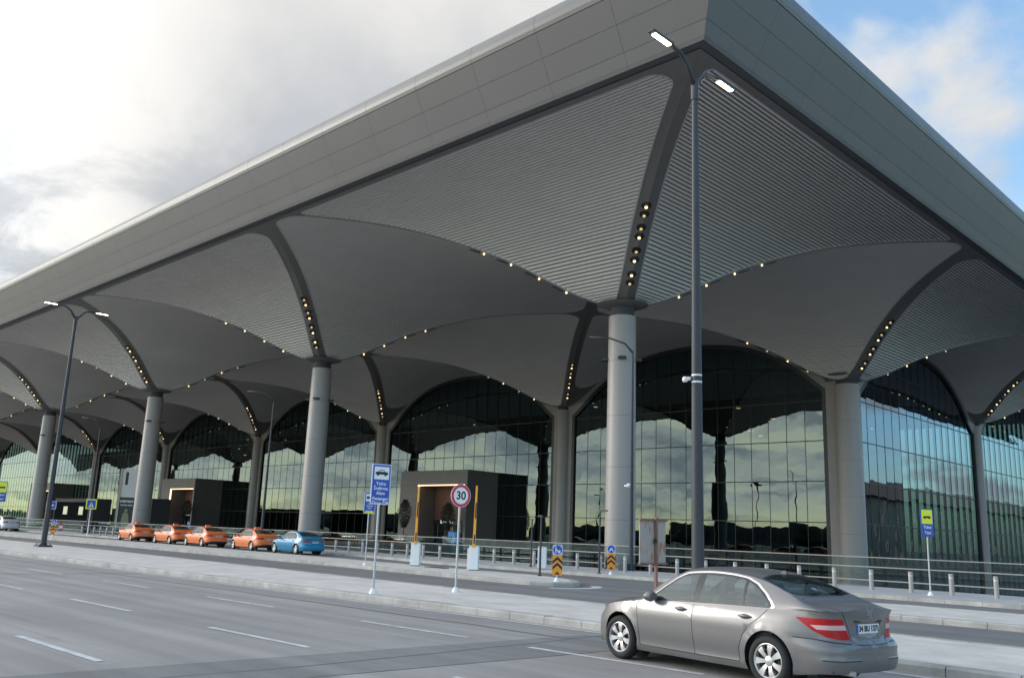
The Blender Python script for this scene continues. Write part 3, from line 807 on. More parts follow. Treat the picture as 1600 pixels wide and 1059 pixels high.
zlow_x = smooth_tab([(-.1, .27), (.3, .245), (.62, .20), (1.4, .17), (3.4, .17), (3.95, .19), (4.6, .20)])
RW, XR, XF = .335, 1.0, 3.76
class Car:
    def __init__(s, sw=1, sx=1, sz=1): s.sw, s.sx, s.sz = sw, sx, sz
def S(u, z, e=0.0):
    p, nrm = Bu(u)
    wr = sstep(.75, .10, p.x); wf = sstep(4.0, 4.5, p.x)
    o = off_side(z)*(1-wr-wf)+off_rear(z)*wr+off_front(z)*wf
    # wheel-arch flare
    for xw in (XR, XF):
        d = math.hypot(p.x-xw, z-.32)
        if p.y > .6: o += .014*math.exp(-((d-RW-.045)/.045)**2)
    q = p+nrm*(o+e)
    return Vector((q.x, q.y, z))
Zr_ = smooth_tab([(.20, .99), (.45, 1.045), (.8, 1.175), (1.2, 1.30), (1.6, 1.368), (2.05, 1.392), (2.5, 1.365), (2.9, 1.225), (3.2, 1.055), (3.42, .90), (3.5, .884)])
Zc_ = smooth_tab([(.0, 1.035), (.06, 1.06), (.14, 1.062), (.45, 1.075), (.60, 1.095), (.72, 1.145), (1.0, 1.272), (1.35, 1.388), (1.7, 1.434), (2.1, 1.447), (2.5, 1.428), (2.72, 1.385), (3.0, 1.26), (3.3, 1.11), (3.48, 1.02), (3.58, .985), (3.9, .935), (4.25, .85), (4.45, .77), (4.6, .69)])
def Yb(x): return S(u_of_x(min(max(x, .12), 4.44)), ztop_x(x)).y
Yr_ = smooth_tab([(.20, .0), (.45, .735), (.8, .675), (1.2, .62), (1.6, .592), (2.1, .588), (2.5, .605), (2.9, .655), (3.2, .715), (3.42, .775), (3.5, .80)])
def Yr(x):
    if x < .2 or x > 3.5: return Yb(x)
    if x < .45: t = (x-.2)/.25; return Yb(x)*(1-t)+Yr_(.45)*t
    if x > 3.42: t = (x-3.42)/.08; return Yr_(3.42)*(1-t)+Yb(x)*t
    return Yr_(x)
def Zr(x):
    if x < .2 or x > 3.5: return ztop_x(x)
    if x < .45: t = (x-.2)/.25; return ztop_x(x)*(1-t)+Zr_(.45)*t
    if x > 3.42: t = (x-3.42)/.08; return Zr_(3.42)*(1-t)+ztop_x(x)*t
    return Zr_(x)
def Tp(x, y, e=0.0):
    yr = max(Yr(x), .05); t = min(1, abs(y)/yr); zr = Zr(x); zc = max(Zc_(x), zr+.01)
    gh = sstep(.45, 1.0, x)*sstep(3.5, 3.0, x)
    p = 2.6+gh*1.2
    return Vector((x, y, zr+(zc-zr)*(1-t**p)+e))
def Gs(x, t, e=0.0):
    yb, zb, yr, zr = Yb(x), ztop_x(x), Yr(x), Zr(x)
    # rounded cant rail
    y = yb+(yr-yb)*t+.022*math.sin(math.pi*t); z = zb+(zr-zb)*t
    return Vector((x, y+e, z))
def pip(p, poly):
    c = False; n = len(poly); j = n-1
    for i in range(n):
        a, b_ = poly[i], poly[j]
        if (a[1] > p[1]) != (b_[1] > p[1]) and p[0] < (b_[0]-a[0])*(p[1]-a[1])/(b_[1]-a[1])+a[0]: c = not c
        j = i
    return c
def cdt_regions(outer, regions, step, mapf, mirror=True):
    """triangulate 'outer' with the region outlines as constraints; returns {name: MB}"""
    V = []; E = []; 
    def addloop(poly, st):
        ids = []
        n = len(poly)
        for i in range(n):
            a = Vector(poly[i]); c = Vector(poly[(i+1) % n]); k = max(1, int((c-a).length/st))
            for q in range(k): ids.append(len(V)); V.append(a.lerp(c, q/k))
        for i in range(len(ids)): E.append((ids[i], ids[(i+1) % len(ids)]))
    addloop(outer, step)
    for nm, poly in regions: addloop(poly, step)
    x0 = min(p[0] for p in outer); x1 = max(p[0] for p in outer); y0 = min(p[1] for p in outer); y1 = max(p[1] for p in outer)
    nx = int((x1-x0)/step); ny = int((y1-y0)/(step*.7))
    for i in range(nx+1):
        for j in range(ny+1):
            p = Vector((x0+(x1-x0)*i/max(1, nx), y0+(y1-y0)*j/max(1, ny)))
            if pip(p, outer): V.append(p)
    vs, es, fs, *_ = delaunay_2d_cdt(V, E, [], 0, 1e-5)
    out_ = {}
    P = [mapf(v_.x, v_.y) for v_ in vs]
    for f in fs:
        c = (vs[f[0]]+vs[f[1]]+vs[f[2]])/3
        if not pip(c, outer): continue
        nm = 'body'
        for n_, poly in regions:
            if pip(c, poly): nm = n_; break
        out_.setdefault(nm, []).append(f)
    res = {}
    for nm, ff in out_.items():
        for sgn in ((1, -1) if mirror else (1,)):
            m = MB(); idx = {}
            for f in ff:
                g = []
                for i in f:
                    if i not in idx: idx[i] = len(m.v); p = P[i]; m.v.append((p[0], p[1]*sgn, p[2]))
                    g.append(idx[i])
                m.f.append(tuple(g)); m.m.append(0)
            res[(nm, sgn)] = m
    return res
def orient(o, centre=(2.3, 0, .7)):
    bm = bmesh.new(); bm.from_mesh(o.data); bmesh.ops.remove_doubles(bm, verts=bm.verts, dist=1e-5)
    c = Vector(centre)
    bmesh.ops.recalc_face_normals(bm, faces=bm.faces)
    bm.to_mesh(o.data); bm.free()
def merge(ms):
    o = MB()
    for m in ms:
        k = len(o.v); o.v += m.v; o.f += [tuple(i+k for i in f) for f in m.f]; o.m += m.m
    return o
m_cglass = glassmat('car_glass', (.62, .70, .69), (.75, .85, .87), .08, graze=.4)
m_cglass_r = glassmat('car_rear_glass', (.34, .40, .41), (.72, .86, .92), .34)
m_tyre = mat('tyre_rubber', (.018, .018, .018), .8); m_rim = mat('alloy_rim', (.62, .60, .58), .32, metal=.6)
m_chrome = mat('chrome', (.55, .55, .56), .3, metal=1); m_plastic = mat('black_trim', (.018, .018, .02), .45)
m_seat = mat('seat_leather', (.07, .075, .08), .6); m_cabin = mat('cabin_lining', (.10, .105, .11), .8)
m_tail = mat('tail_lamp_red', (.42, .008, .012), .3, coat=.1, spec=.3); m_tailw = mat('tail_lamp_clear', (.62, .42, .40), .3, coat=.1)
m_head = mat('headlamp_lens', (.55, .58, .60), .1, coat=1)
m_plate = mat('plate_white', (.72, .72, .70), .5)
def circle(cx_, cz_, r_, n=28, a0=0): return [(cx_+r_*math.cos(2*math.pi*k/n), cz_+r_*math.sin(2*math.pi*k/n)) for k in range(n)]
def make_car(name, label, paint, style='saloon', detail=True, plate='34 BU 1371'):
    root = thing(name, label, 'car')
    st = .075 if detail else .11
    body_parts = []
    ux = u_of_x
    # ---- lower body in (u, z)
    xs = [4.58-.0]+[4.5-k*.1 for k in range(45)]
    us = [0, .25, .5]+[ux(x) for x in [4.4-k*.12 for k in range(36)] if x > .1]
    us = sorted(set([round(q, 4) for q in us if q < UMAX-.55]+[UMAX-.5, UMAX-.36, UMAX-.18, UMAX]))
    topz = lambda u: ztop_x(Bu(u)[0].x)+(.035*sstep(.62, .1, Bu(u)[0].y) if Bu(u)[0].x < .3 else 0)
    outer = [(u, topz(u)) for u in us]+[(u, zlow_x(Bu(u)[0].x)) for u in reversed(us)]
    def arch(xw):
        c = ux(xw); return [(c+(RW+.035)*math.cos(a), .325+(RW+.035)*math.sin(a)) for a in [2*math.pi*k/40 for k in range(40)]]
    def strip(pl, wd):
        a = [Vector(p) for p in pl]; l_ = []; r_ = []
        for i, p in enumerate(a):
            d = (a[min(i+1, len(a)-1)]-a[max(i-1, 0)]).normalized(); n_ = Vector((-d.y, d.x))*wd/2; l_.append(tuple(p+n_)); r_.append(tuple(p-n_))
        return l_+r_[::-1]
    regs = [('hole', arch(XF)), ('hole', arch(XR))]
    # tail lamp: pointed forward on the flank, wide on the corner
    uy = u_of_y_rear
    lamp = [(ux(.60), .905), (uy(.52), .905), (uy(.46), .80), (uy(.40), .655), (uy(.55), .655), (ux(.20), .685), (ux(.38), .76)]
    mid = [(ux(.40), .822), (uy(.478), .832), (uy(.45), .772), (ux(.32), .772)]
    if style != 'saloon':
        lamp = [(ux(.55), .88), (uy(.42), .88), (uy(.40), .77), (ux(.30), .77)]; mid = [(uy(.60), .80), (uy(.5), .80), (uy(.5), .79), (uy(.6), .79)]
    if detail: regs.append(('tail_w', mid))
    regs.append(('tail', lamp))
    # head lamp
    regs.append(('headlight', [(.62, .665), (.74, .70), (ux(4.25), .745), (ux(4.12), .755), (ux(4.28), .64), (.70, .60)]))
    sw_ = .013 if detail else .02
    seams = []
    if detail or True:
        seams.append([(ux(3.36), .885), (ux(3.40), .80), (ux(3.36), .60), (ux(3.34), .40), (ux(3.33), .26)])
        seams.append([(ux(2.27), .92), (ux(2.29), .75), (ux(2.27), .50), (ux(2.25), .26)])
        seams.append([(ux(1.02), .955), (ux(1.12), .85), (ux(1.27), .75), (ux(1.40), .60), (ux(1.47), .42), (ux(1.46), .26)])
    if detail:
        seams.append([(ux(3.33), .262), (ux(2.8), .258), (ux(2.0), .258), (ux(1.46), .26)])
        seams.append([(uy(.56), 1.00), (uy(.50), .93), (uy(.43), .80), (uy(.375), .64), (uy(.33), .60), (UMAX-.02, .595)])
        seams.append([(uy(.30), .415), (uy(.60), .412), (ux(.25), .415)])
        seams.append([(ux(.62), .66), (ux(.35), .655), (uy(.70), .63), (uy(.5), .615), (uy(.42), .613)])
    for q in seams: regs.append(('seam', strip(q, sw_)))
    if style == 'taxi': regs.append(('black', [(ux(.62), .33), (uy(.72), .38), (uy(.5), .44), (UMAX, .44), (UMAX, .26), (uy(.4), .25), (ux(.6), .23)]))
    regs.append(('sill', [(ux(3.39), .24), (ux(1.38), .24), (ux(1.38), .15), (ux(3.39), .15)])) if style == 'taxi' else None
    # recess for the plate
    regs.append(('recess', [(uy(.30), .87), (UMAX, .87), (UMAX, .70), (uy(.22), .70)]))
    if style == 'saloon': regs.insert(2, ('door_front', [(ux(3.345), .262), (ux(2.275), .262), (ux(2.297), .75), (ux(2.28), .915), (ux(3.35), .885), (ux(3.39), .80), (ux(3.35), .6)]) ) if False else None
    reg = cdt_regions(outer, regs, st, lambda u, z: S(u, z))
    # rear recess sinks in
    for (nm, sg), m in reg.items():
        if nm in ('seam',):
            pass
    paint_m = MB(); dark = MB()
    paint_l = [reg[k] for k in reg if k[0] == 'body']
    dark_l = [reg[k] for k in reg if k[0] in ('seam', 'black', 'sill')]
    for k in reg:
        if k[0] == 'recess':
            m = reg[k]; m.v = [(x+.03*sstep(.0, .03, min(.30-abs(y)+.0, .87-z, z-.70)), y, z) for x, y, z in m.v]; dark_l.append(m) if False else paint_l.append(m)
    # ---- upper skin (x, y)
    xe = [.08+k*.09 for k in range(50)]; xe = [x for x in xe if x < 4.45]
    x_t = S(UMAX, topz(UMAX)).x
    side_l = [(x, max(.02, Yr(x))) for x in xe]
    def tailx(y): # tail edge on plan
        return S(u_of_y_rear(abs(y)), topz(u_of_y_rear(abs(y)))).x
    tl = [(tailx(y)+.0, y) for y in (0, .15, .3, .45, .58)]; 
    nose = [(S(u, topz(u)).x, S(u, topz(u)).y) for u in (.62, .45, .3, .15, 0)]
    half = [tl[0]]+tl[1:]+[(.12, .66), (.16, Yb(.16)-.02)]+[p for p in side_l if p[0] > .2 and p[0] < 4.38]+nose
    outer = half+[(x, -y) for x, y in reversed(half[1:-1])] if False else half
    wind = [(3.44, 0), (3.44, .30), (3.37, .58), (3.28, .665), (3.0, .62), (2.78, .555), (2.74, .3), (2.74, 0)]
    rear = [(.69, 0), (.69, .30), (.735, .54), (.80, .60), (1.05, .575), (1.28, .535), (1.31, .3), (1.32, 0)]
    regs2 = [('windscreen', wind), ('backlight', rear)]
    grow = lambda pl, cx_, k: [(cx_+(x-cx_)*k, y*k if y else 0) for x, y in pl]
    regs2 += [('rubber', grow(wind, 3.1, 1.05)), ('rubber', grow(rear, 1.0, 1.055))]
    if detail:
        regs2.append(('seam', strip([(.10, .545), (.4, .60), (.62, .63), (.66, .5), (.64, .2), (.64, .0)], .012)))
        regs2.append(('seam', strip([(3.52, .0), (3.52, .4), (3.47, .68), (3.6, .745), (3.9, .735), (4.2, .69), (4.36, .60)], .012)))
        regs2.append(('seam', strip([(.85, .64), (1.2, .585), (1.6, .555), (2.1, .55), (2.6, .572), (2.8, .60)], .010)))
    zt_edge = lambda x, y: Tp(x, y)
    def mp2(x, y):
        p = Tp(x, y)
        if x < .2:
            te = tailx(y); t = sstep(te, .2, x); u_ = u_of_y_rear(min(abs(y), .7)); p.z = topz(u_)*(1-t)+p.z*t
        if x > 4.3:
            t = sstep(4.3, 4.5, x); p.z = p.z*(1-t)+(ztop_x(x)+.0+ (.035 if y < .3 else .02)*(1-sstep(4.45, 4.56, x)))*t
        return p
    reg2 = cdt_regions(outer, regs2, st, mp2)
    paint_l += [reg2[k] for k in reg2 if k[0] == 'body']; dark_l += [reg2[k] for k in reg2 if k[0] in ('seam', 'rubber')]
    # ---- greenhouse sides (x, t)
    xg = [.2+k*.1 for k in range(34)]
    outer = [(x, 0) for x in xg]+[(x, 1) for x in reversed(xg)]
    dlo_top = .87
    fw = [(3.12, .10), (3.02, .40), (2.90, .62), (2.74, .79), (2.55, dlo_top), (2.33, dlo_top), (2.31, .07)]
    rw = [(2.20, .07), (2.20, dlo_top), (1.75, dlo_top), (1.50, .85), (1.44, .07)]
    qw = [(1.40, .07), (1.44, .83), (1.30, .74), (1.15, .52), (1.06, .30), (1.02, .12), (1.04, .07)]
    dlo = [(3.24, .03), (3.06, .48), (2.92, .70), (2.76, .86), (2.56, .93), (1.72, .93), (1.48, .91), (1.30, .82), (1.12, .58), (1.01, .32), (.965, .12), (.99, .03)]
    chrome = [(3.30, .02), (3.09, .50), (2.94, .74), (2.77, .91), (2.56, .975), (1.72, .975), (1.46, .955), (1.27, .865), (1.085, .61), (.97, .34), (.925, .12), (.94, .03), (3.24, .03)]
    regs3 = [('window_f', fw), ('window_r', rw), ('window_q', qw), ('frame', dlo)]+([('chrome', chrome)] if style != 'taxi' else [])
    reg3 = cdt_regions(outer, regs3, st*.8, lambda x, t: Gs(x, t, -.012 if False else 0))
    paint_l += [reg3[k] for k in reg3 if k[0] == 'body']; dark_l += [reg3[k] for k in reg3 if k[0] == 'frame']
    body = merge(paint_l).build('body', paint, root, smooth=True); orient(body); body.data.set_sharp_from_angle(angle=R(38))
    tr = merge(dark_l).build('black_trim', m_plastic, body, smooth=True); orient(tr)
    ch = [reg3[k] for k in reg3 if k[0] == 'chrome']
    if ch: orient(merge(ch).build('window_surround', m_chrome, body, smooth=True))
    for k, nm, mt in (('windscreen', 'windscreen', m_cglass), ('backlight', 'rear_window', m_cglass_r)):
        orient(merge([reg2[q] for q in reg2 if q[0] == k]).build(nm, mt, root, smooth=True))
    for sg in (1, -1):
        for nm in ('window_f', 'window_r', 'window_q'):
            if (nm, sg) in reg3: orient(reg3[(nm, sg)].build('side_window', m_cglass, root, smooth=True))
        t_ = reg[('tail', sg)].build('tail_light', m_tail, root, smooth=True); orient(t_)
        if detail and ('tail_w', sg) in reg: orient(reg[('tail_w', sg)].build('clear_lens', m_tailw, t_, smooth=True))
        orient(reg[('headlight', sg)].build('headlight', m_head, root, smooth=True))
        # mirror
        B = MB(); B.lathe([(.001, -.055), (.07, -.05), (.10, 0), (.085, .06), (.03, .085), (.001, .09)], (0, 0, 0), 14, axis='x')
        B.v = [(x*1.15+3.02, (y*1.15+.945)*sg, z*.80+.975) for x, y, z in B.v]
        B.box(3.0, 3.06, .84*sg if sg > 0 else -.90, .90 if sg > 0 else -.84, .93, .96)
        B.build('wing_mirror', paint, root, smooth=True, auto=50)
        for xh in (2.50, 1.36) if True else ():
            B = MB(); uu = ux(xh); pts = []
            for k in range(7):
                p = S(uu-.10+.20*k/6, .84, .012+.028*math.sin(math.pi*k/6)); pts.append((p.x, p.y*sg, p.z+.004))
            B.tube(pts, [.010]+[.016]*5+[.010], 8)
            h = B.build('door_handle', paint, root, smooth=True)
            B = MB(); ring = [S(uu+.085*math.cos(a), .838+.034*math.sin(a), .003) for a in [k*math.pi/8 for k in range(16)]]
            B.poly([(p.x, p.y*sg, p.z) for p in ring]); B.build('handle_recess', m_plastic, h)
    # arch liners and underbody
    B = MB()
    for xw in (XR, XF):
        for sg in (1, -1):
            rr_ = RW+.033; n = 24; vs = []
            for k in range(n+1):
                a = math.pi*1.30*k/n-math.pi*.15
                x, z = xw+rr_*math.cos(a), .325+rr_*math.sin(a)
                u_ = ux(x); p = S(u_, max(z, .2)); vs += [(x, (p.y-.002)*sg, z), (x, .50*sg, z)]
            B.add(vs, [(2*k, 2*k+1, 2*k+3, 2*k+2) for k in range(n)])
            B.poly([(xw+rr_*math.cos(a), .5*sg, .325+rr_*math.sin(a)) for a in [2*math.pi*k/20 for k in range(20)]])
    B.box(1.45, 3.3, -.78, .78, .19, .24); B.box(.35, 4.2, -.49, .49, .22, .28); B.box(.15, .55, -.70, .70, .27, .30); B.box(4.2, 4.45, -.6, .6, .2, .26)
    B.build('underbody', m_plastic, root)
    # cabin
    B = MB(); B.box(1.0, 3.35, -.74, .74, .30, .36); B.box(.55, 1.25, -.70, .70, .95, .98); B.box(3.15, 3.5, -.70, .70, .60, .93); B.box(1.0, 3.3, -.76, -.70, .3, .85); B.box(1.0, 3.3, .70, .76, .3, .85)
    B.build('cabin_tub', m_cabin, root)
    def seat(x, y, wd):
        B = MB(); B.hexa([(x, y-wd, .36), (x+.5, y-wd, .36), (x+.5, y+wd, .36), (x, y+wd, .36)], [(x, y-wd, .52), (x+.52, y-wd, .55), (x+.52, y+wd, .55), (x, y+wd, .52)])
        B.hexa([(x-.05, y-wd, .45), (x+.12, y-wd, .45), (x+.12, y+wd, .45), (x-.05, y+wd, .45)], [(x-.22, y-wd*.8, 1.06), (x-.12, y-wd*.8, 1.08), (x-.12, y+wd*.8, 1.08), (x-.22, y+wd*.8, 1.06)])
        B.build('seat', m_seat, root, bevel=.03)
        for yy in ((y,) if wd < .4 else (y-.38, y+.38)):
            B = MB(); B.hexa([(x-.24, yy-.12, 1.10), (x-.14, yy-.12, 1.10), (x-.14, yy+.12, 1.10), (x-.24, yy+.12, 1.10)], [(x-.25, yy-.10, 1.27), (x-.17, yy-.10, 1.27), (x-.17, yy+.10, 1.27), (x-.25, yy+.10, 1.27)])
            B.build('headrest', m_seat, root, bevel=.025)
    seat(2.25, -.37, .25); seat(2.25, .37, .25); seat(1.40, 0, .62)
    if detail:
        B = MB(); ring = [(2.95-.10*math.sin(a)*.4, .37+.185*math.cos(a), .88+.17*math.sin(a)) for a in [k*math.pi/10 for k in range(21)]]; B.tube(ring, .015, 8, cap=False); B.build('steering_wheel', m_plastic, root, smooth=True)
    # wheels
    nsp = 7 if style == 'saloon' else 5
    for xw in (XR, XF):
        for sg in (1, -1):
            w_ = bpy.data.objects.new('wheel', None); COL.objects.link(w_); w_.parent = root; w_.location = (xw, .775*sg, .318); w_.rotation_euler = (0, random.uniform(0, 1), 0 if sg > 0 else math.pi)
            w_.empty_display_size = .1
            B = MB(); B.lathe([(.205, -.11), (.235, -.115), (.285, -.11), (.308, -.085), (.318, -.05), (.319, 0), (.318, .05), (.308, .085), (.285, .108), (.235, .110), (.222, .095), (.212, .09)], (0, 0, 0), 40, axis='y')
            B.build('tyre', m_tyre, w_, smooth=True)
            B = MB(); B.lathe([(.222, .094), (.212, .098), (.200, .085), (.196, .02), (.196, -.1)], (0, 0, 0), 40, axis='y')
            B.lathe([(.001, .088), (.035, .088), (.062, .075), (.07, .05)], (0, 0, 0), 20, axis='y')
            for k in range(nsp):
                a = 2*math.pi*k/nsp
                def pp(r_, da, y_): return (r_*math.cos(a+da), y_, r_*math.sin(a+da))
                wi, wo = (.36, .235) if nsp == 7 else (.42, .30)
                q0 = [pp(.055, -wi, .068), pp(.055, wi, .068), pp(.135, wo*1.0, .088), pp(.135, -wo, .088)]
                B.add(q0+[pp(.205, wo*.92, .082), pp(.205, -wo*.92, .082)], [(0, 1, 2, 3), (3, 2, 4, 5)])
                B.add([pp(.135, wo, .088), pp(.205, wo*.92, .082), pp(.205, wo*.92, .04), pp(.135, wo, .04)], [(0, 1, 2, 3)])
                B.add([pp(.135, -wo, .088), pp(.205, -wo*.92, .082), pp(.205, -wo*.92, .04), pp(.135, -wo, .04)], [(0, 1, 2, 3)])
            B.build('rim', m_rim, w_, smooth=True, auto=30)
            B = MB(); B.lathe([(.196, .025), (.001, .025)], (0, 0, 0), 30, axis='y'); B.build('brake_disc', m_plastic, w_)
    # number plate
    B = MB(); px_ = -.0
    xp = S(UMAX, .785).x+.012
    B.box(xp, xp+.012, -.26, .26, .725, .84); pl = B.build('number_plate', m_plate, root)
    B = MB(); B.box(xp-.004, xp+.0, .215, .26, .725, .84); B.build('blue_band', m_blue, pl)
    text(plate, .098, m_black, pl, (xp-.003, -.025, .782), (R(90), 0, R(-90)), name='plate_number', extr=.0015, bold=.003, sx=.95)
    if detail:
        B = MB(); B.box(xp-.01, xp+.03, -.30, .30, .862, .885); B.build('plate_trim', m_plastic, root)
        B = MB(); B.tube([(.02, .45, .262), (.25, .45, .27)], .035, 14); B.build('exhaust', m_galv, root, smooth=True, auto=40)
        B = MB(); c = Vector((S(UMAX, .955).x-.004, 0, .955)); 
        ring = [c+Vector((0, .042*math.cos(a), .042*math.sin(a))) for a in [k*math.pi/12 for k in range(25)]]; B.tube(ring, .005, 6, cap=False)
        for a in (90, 210, 330): B.tube([c, c+Vector((0, .04*math.cos(R(a)), .04*math.sin(R(a))))], .004, 5)
        B.build('boot_emblem', m_chrome, root, smooth=True)
        p = Tp(1.38, 0); B = MB(); B.hexa([(1.30, -.02, p.z-.01), (1.42, -.02, p.z+.0), (1.42, .02, p.z+.0), (1.30, .02, p.z-.01)], [(1.33, -.008, p.z+.045), (1.37, -.008, p.z+.04), (1.37, .008, p.z+.04), (1.33, .008, p.z+.045)]); B.build('aerial', m_plastic, root)
    if style == 'taxi':
        B = MB(); p = Tp(2.0, 0); z = p.z
        B.hexa([(1.93, -.22, z-.01), (2.07, -.22, z-.01), (2.07, .22, z-.01), (1.93, .22, z-.01)], [(1.96, -.19, z+.13), (2.04, -.19, z+.13), (2.04, .19, z+.13), (1.96, .19, z+.13)])
        s_ = B.build('roof_sign', paint, root)
        text('TAKSİ', .10, m_black, s_, (1.94, 0, z+.055), (R(80), 0, R(-90)), name='roof_lettering')
    return root
def carpaint(name, col, metal=.0, rough=.35): return mat(name, col, rough, metal=metal, coat=.35, spec=.4, noise_amt=.03, nscale=.8)
p_grey = carpaint('grey_metallic_paint', (.185, .178, .175), .35, .38)
p_or = carpaint('orange_paint', (.80, .19, .045), 0, .4); p_bl = carpaint('turquoise_paint', (.015, .20, .36), .1, .38)
p_wh = carpaint('silver_white_paint', (.62, .63, .65), .1, .35)
# local +x is the nose : heading angle measured so the nose points along -x world
def place_car(o, rear, ang, z=0.0, s=1.0):
    o.location = (rear[0], rear[1], z); o.rotation_euler = (0, 0, ang); o.scale = (s, s, s)
g = make_car('parked_car', 'grey metallic four-door saloon with white number plate, nearest car at the right of the photo', p_grey)
GA = math.pi-R(9.0)
place_car(g, (-4.96, 11.79), GA)
t0 = make_car('parked_taxi', 'orange taxi saloon, last of the orange ones, just ahead of the turquoise car', p_or, 'taxi', False, '34 TCF 85')
place_car(t0, (-55.2, 33.35), math.pi-R(4), .004)
labs = ['orange taxi saloon, second behind the turquoise car, with dark rear bumper showing', 'orange taxi saloon, second from the left end of the taxi queue', 'orange taxi saloon at the far left head of the taxi queue']
t0['group'] = 'orange taxis waiting along the kerb'
for k, (x, y, a) in enumerate(((-62.1, 33.3, 3), (-67.7, 33.5, 2.2), (-75.0, 33.6, 4))):
    c = copy_tree(t0); place_car(c, (x, y), math.pi-R(a), .004); c['label'] = labs[k]
bl = make_car('parked_car', 'turquoise blue saloon parked behind the row of orange taxis', p_bl, 'plain', False, '34 TDU 47')
place_car(bl, (-49.3, 33.1), math.pi-R(3), .004)
wh = make_car('parked_car', 'pale silver car with black rear, at the far left edge by the bollards', p_wh, 'taxi2', False, '34 FN 908')
place_car(wh, (-110.0, 34.2), math.pi+R(2), .004, 1.12)

# ------------------------------------------------------------------ balustrade and bollards
rl = thing('glass_balustrade', 'long glass balustrade with three pale rails along the viaduct edge in front of the columns', 'balustrade', (-40, 39.1, .15))
rl['worldpart'] = (-40, 39.1, .15)
RX0, RX1 = -150, -8.3
for z, rr in ((1.38, .019), (.98, .022), (.43, .024)):
    B = MB(); B.box(RX0, RX1, 39.06, 39.12, z-rr, z+rr); B.build('rail', m_rail, rl)
B = MB()
x = RX0
while x < RX1-.1:
    B.box(x+.02, min(x+2.0, RX1)-.02, 39.18, 39.20, .22, 1.35); x += 2.0
B.build('glass_pane', m_glassrail, rl)
bo = thing('bollard', 'short pale cylindrical bollard in the row along the glass balustrade', 'bollard', (-10.87, 36.6, .142), 0, 'bollards along the walkway')
B = MB(); B.lathe([(.085, 0), (.085, .76), (.078, .79), (.001, .79)], (0, 0, 0), 16); B.build('post', m_boll, bo, smooth=True, auto=40)
B = MB(); B.lathe([(.088, .60), (.088, .68)], (0, 0, 0), 16); B.build('reflective_band', m_steel, bo, smooth=True)
for k in range(1, 57):
    c = copy_tree(bo); c.location = (-10.87-1.529*k+random.uniform(-.02, .02), 36.6, .142); c.rotation_euler = (random.uniform(-.01, .01), random.uniform(-.012, .012), 0)
# bundle of pale rollers at the right end
t = thing('barrier_stack', 'pale metal barrier rack with stacked round bars at the far right end of the railing', 'barrier', (-8.55, 35.6, .142))
B = MB(); B.tube([(0, 0, 0), (0, 0, 1.75)], .035, 8); B.build('post', m_galv, t, smooth=True)
for z in (1.62, 1.38, .98, .72, .35): 
    B = MB(); B.tube([(-.28, 0, z), (.5, .05, z)], .055, 10); B.build('bar', m_boll, t, smooth=True)
B = MB(); B.lathe([(.3, 0), (.3, .05), (.25, .07), (.001, .07)], (0, 0, 0), 20); B.build('base', m_black, t)

# ------------------------------------------------------------------ street lamps
def cone_pole(name, h, r0, r1, m, parent, z0=0): 
    B = MB(); B.tube([(0, 0, z0), (0, 0, z0+h)], [r0, r1], 14); return B.build(name, m, parent, smooth=True, auto=50)
def big_lamp(x, y, label, z=.142):
    t = thing('street_lamp', label, 'street lamp', (x, y, z), 0, 'double-arm street lamps on the island')
    cone_pole('pole', 12.9, .15, .075, m_pole, t)
    B = MB(); B.box(-.36, .36, -.36, .36, 0, .10); 
    for sx_ in (-.26, .26):
        for sy_ in (-.26, .26): B.tube([(sx_, sy_, .1), (sx_, sy_, .17)], .03, 6)
    B.build('base_plate', m_pole, t)
    B = MB(); B.tube([(0, 0, 12.4), (0, 0, 12.95)], .10, 12); B.build('collar', m_pole, t, smooth=True, auto=40)
    for sg, pts in ((-1, [(0, 0, 12.75), (0, -.33, 13.22), (0, -.62, 13.42), (0, -1.05, 13.46)]), (1, [(0, 0, 12.75), (0, .22, 13.02), (0, .5, 13.32), (0, 1.0, 13.40)])):
        B = MB(); B.tube(pts, [.07, .06, .055, .05], 8); a = B.build('arm', m_pole, t, smooth=True)
        y0, y1, zz_ = (pts[-1][1], pts[-1][1]+sg*.82, pts[-1][2])
        B = MB(); B.box(-.09, .09, min(y0, y1)-.02, max(y0, y1)+.02, zz_-.03, zz_+.04); h = B.build('lamp_head', m_pole, t, bevel=.015)
        B = MB(); B.box(-.06, .06, min(y0, y1)+.10, max(y0, y1)-.06, zz_-.05, zz_-.032); B.build('led_panel', m_lampglow, h)
    return t
L1 = big_lamp(-11.4, 17.75, 'tall dark double-arm street lamp behind the grey saloon, heads lit before the roof corner')
for zc_ in (5.26, 5.42): B = MB(); B.lathe([(.122, -.02), (.122, .02)], (0, 0, zc_), 16); B.build('camera_clamp', m_white, L1)
B = MB(); B.tube([(-.10, -.1, 5.34), (-.20, -.18, 5.34)], .045, 12); B.lathe([(.001, -.07), (.055, -.055), (.07, 0), (.055, .055), (.001, .07)], (-.20, -.18, 5.32), 14); B.build('camera_dome', m_white, L1, smooth=True)
B = MB(); B.box(-.06, .06, -.02, .02, 1.2, 1.6); 
big_lamp(-53.4, 18.3, 'tall dark double-arm street lamp at the left, rising in front of the far columns')
def edge_lamp(x, label):
    t = thing('walkway_lamp', label, 'street lamp', (x, 38.7, .142), 0, 'single-arm lamps at the walkway edge')
    cone_pole('pole', 11.6, .13, .055, m_pole, t)
    B = MB(); B.tube([(0, 0, 11.5), (-.33, -.26, 12.0), (-1.0, -.8, 12.3), (-1.9, -1.4, 12.36)], [.06, .05, .045, .05], 8); B.build('arm', m_pole, t, smooth=True)
    B = MB(); B.box(-.55, .0, -.35, .35, 0, .36); B.build('plinth', m_pole, t, bevel=.02)
    return t
